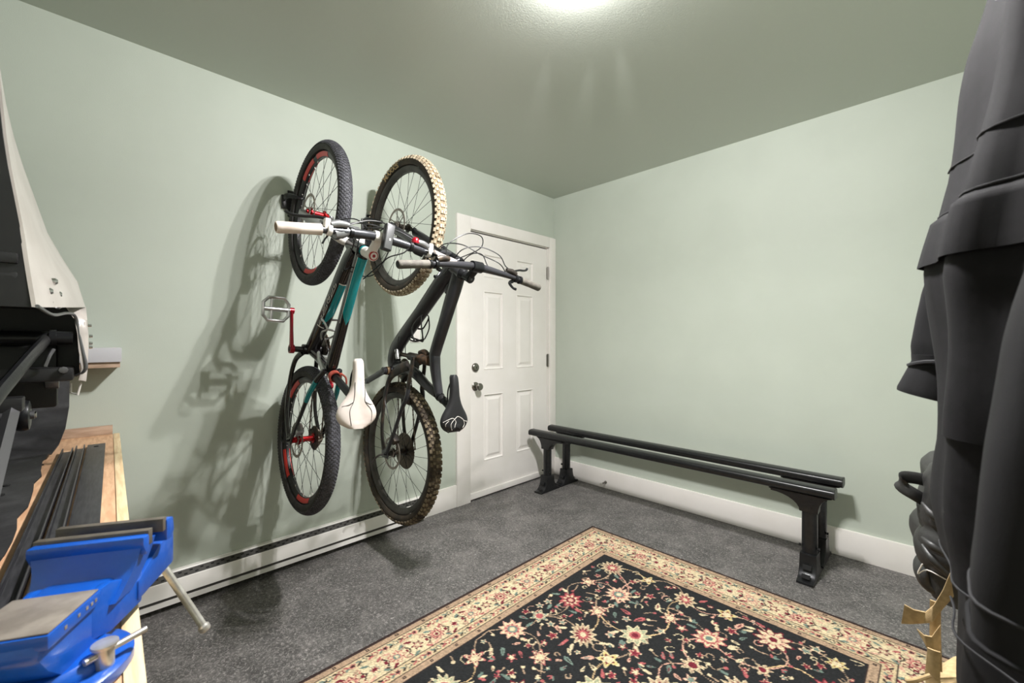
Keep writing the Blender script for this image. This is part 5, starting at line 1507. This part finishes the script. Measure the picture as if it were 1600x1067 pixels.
def coat_near():
    o = Vector((2.6, -2.41, 0.955))
    t = thing('jacket', 'plain black canvas jacket nearest the camera, overlapping the charcoal coat', 'jacket', o)
    tab = [(1.70, 2.56), (1.50, 2.52), (1.35, 2.48), (1.227, 2.451), (1.197, 2.445), (1.172, 2.441), (1.143, 2.438), (1.119, 2.435), (1.092, 2.431), (1.05, 2.426), (1.022, 2.423), (0.998, 2.420), (0.955, 2.419)]
    tab = [(z, x + 0.004) for z, x in tab]
    c = Cloth(tab, -2.43, 0.088, 2.755, 3, 15, amp=0.004, top=1.5)
    c.body('jacket_body', 'coat2', t, o)
    c.seam('hem', 'coat2', t, o, 0.957, 150, 300, r=0.0025)
    c.seam('seam', 'seam', t, o, 0.985, 160, 300, r=0.0014)
coat_near()

def backpack():
    o = Vector((2.58, -1.55, 0.63))
    t = thing('backpack', 'black backpack with straps hanging on the right, behind the coats', 'backpack', o)
    tab = [(1.12, 2.52), (1.00, 2.50), (0.94, 2.47), (0.92, 2.43), (0.909, 2.402), (0.89, 2.386), (0.855, 2.379), (0.835, 2.376), (0.812, 2.371), (0.79, 2.372), (0.775, 2.378), (0.762, 2.368), (0.749, 2.363), (0.725, 2.363), (0.698, 2.368), (0.68, 2.374), (0.63, 2.386)]
    c = Cloth(tab, -1.55, 0.17, 2.755, 5, 21, amp=0.012, top=1.0)
    c.w = [(a * 2.2, b, d) for a, b, d in c.w]
    c.body('pack_body', 'pack', t, o, nz=90)
    # soft pockets and folds facing the room
    def lobe(name, c, rx, ry, rz, seed):
        r_ = random.Random(seed)
        ph = [(r_.uniform(2, 5), r_.uniform(-9, 9), r_.uniform(0, 6)) for _ in range(5)]
        rows = []
        for i in range(1, 18):
            la = math.pi * i / 18 - math.pi / 2
            row = []
            for j in range(28):
                lo = 2 * math.pi * j / 28
                d = 1 + 0.045 * sum(math.sin(p * lo + q * la + k) for p, q, k in ph) / 2
                row.append(Vector(c) - o + Vector((rx * d * math.cos(la) ** 0.7 * math.cos(lo), ry * d * math.cos(la) ** 0.7 * math.sin(lo), rz * d * math.sin(la))))
            rows.append(row)
        return G().grid(rows, closed_u=True, capends=True).build(name, 'pack', t, ang=80)
    lobe('top_pocket', (2.435, -1.61, 0.860), 0.052, 0.07, 0.058, 1)
    lobe('side_pocket', (2.437, -1.61, 0.792), 0.062, 0.075, 0.050, 2)
    lobe('front_pocket', (2.436, -1.61, 0.728), 0.068, 0.08, 0.062, 3)
    for k, (z0, z1, y0) in enumerate(((0.83, 0.79, -1.69), (0.76, 0.74, -1.70), (0.745, 0.70, -1.70))):
        G().tube([Vector((2.385, y0 + 0.02, z0)) - o, Vector((2.40, y0 - 0.002, (z0 + z1) / 2 + 0.004)) - o, Vector((2.43, y0 - 0.006, z1)) - o], [(0.003, 0.003), (0.008, 0.006), (0.004, 0.003)], 10, smooth=5).build('fold', 'pack', t)
    # hip pad with pale piping
    G().tube([Vector((2.40, -1.60, 0.70)) - o, Vector((2.388, -1.60, 0.672)) - o, Vector((2.40, -1.60, 0.646)) - o, Vector((2.45, -1.60, 0.635)) - o], [(0.05, 0.012), (0.06, 0.020), (0.06, 0.020), (0.05, 0.015)], 14, smooth=5, side=(0, 1, 0)).build('hip_pad', 'pack', t, ang=70)
    G().tube([Vector((2.385, -1.667, 0.70)) - o, Vector((2.378, -1.663, 0.675)) - o, Vector((2.392, -1.667, 0.690)) - o, Vector((2.42, -1.675, 0.684)) - o], 0.0012, 6, smooth=4).build('piping', 'whitepl', t)
    # strap loop standing out
    G().tube([Vector((2.40, -1.62, 0.815)) - o, Vector((2.375, -1.64, 0.835)) - o, Vector((2.352, -1.64, 0.850)) - o, Vector((2.352, -1.63, 0.866)) - o, Vector((2.37, -1.62, 0.868)) - o, Vector((2.395, -1.61, 0.864)) - o], [(0.013, 0.003)] * 6, 10, smooth=5, side=(0.2, 0.3, 1)).build('strap', 'pack', t, ang=60)
backpack()

def tan_bag():
    o = Vector((2.58, -1.87, 0.25))
    t = thing('webbing_bag', 'tan canvas bag with loose webbing straps hanging below the black backpack', 'bag', o)
    tab = [(0.62, 2.46), (0.605, 2.415), (0.58, 2.398), (0.50, 2.392), (0.40, 2.39), (0.30, 2.395), (0.25, 2.42)]
    c = Cloth(tab, -1.87, 0.12, 2.755, 4, 31, amp=0.008)
    c.body('bag_body', 'tan', t, o, nz=40)
    def ribbon(tops, bots, ys, name='strap'):
        rows = [[], [], []]
        n = len(tops)
        for i in range(n - 1):
            for k in range(5):
                q = k / 5
                a = Vector((tops[i][0], ys[i], tops[i][1])).lerp(Vector((tops[i + 1][0], ys[i + 1], tops[i + 1][1])), q)
                b = Vector((bots[i][0], ys[i], bots[i][1])).lerp(Vector((bots[i + 1][0], ys[i + 1], bots[i + 1][1])), q)
                rows[0].append(a - o); rows[1].append(a.lerp(b, 0.5) - o + Vector((0, -0.0015, 0))); rows[2].append(b - o)
        return G().grid(rows, thick=(0, 0.003, 0)).build(name, 'tan', t, ang=50)
    ribbon([(2.367, .710), (2.379, .704), (2.393, .704), (2.403, .722), (2.414, .750), (2.425, .79)], [(2.363, .675), (2.376, .678), (2.391, .684), (2.402, .693), (2.4145, .720), (2.43, .75)], [-1.905, -1.9, -1.895, -1.90, -1.895, -1.89], 'strap_end')
    ribbon([(2.383, .680), (2.392, .676), (2.401, .677), (2.414, .700)], [(2.391, .664), (2.396, .654), (2.402, .649), (2.414, .655)], [-1.915, -1.92, -1.918, -1.90])
    ribbon([(2.3985, .725), (2.398, .67), (2.400, .60)], [(2.412, .725), (2.412, .67), (2.414, .60)], [-1.888, -1.89, -1.90])
    ribbon([(2.396, .660), (2.393, .617), (2.395, .580), (2.396, .53)], [(2.411, .660), (2.411, .618), (2.413, .580), (2.414, .53)], [-1.925, -1.928, -1.935, -1.99])
    G().tube([Vector(p) - o for p in ((2.400, -1.94, 0.625), (2.385, -1.945, 0.612), (2.376, -1.94, 0.602), (2.374, -1.93, 0.596))], [(0.003,) * 2, (0.0035,) * 2, (0.0035,) * 2, (0.006,) * 2], 8, smooth=4).build('cord_knot', 'tan', t)
tan_bag()

def cap():
    o = Vector((2.60, -1.85, 1.675))
    t = thing('cap', 'green cap hanging behind the charcoal coat near the ceiling', 'cap', o)
    tab = [(1.77, 2.53), (1.74, 2.490), (1.71, 2.468), (1.69, 2.459), (1.672, 2.4535), (1.655, 2.455), (1.64, 2.462), (1.63, 2.475)]
    tab = [(1.17 + (z - 1.17) * 1.094, x + 0.0085) for z, x in tab]
    c = Cloth(tab, -1.85, 0.05, 2.755, 2, 41, amp=0.0015)
    c.body('crown', 'green', t, o, nz=28, nt=48)
    c.seam('brim_edge', 'green', t, o, 1.69, 0, 360, r=0.004)
cap()
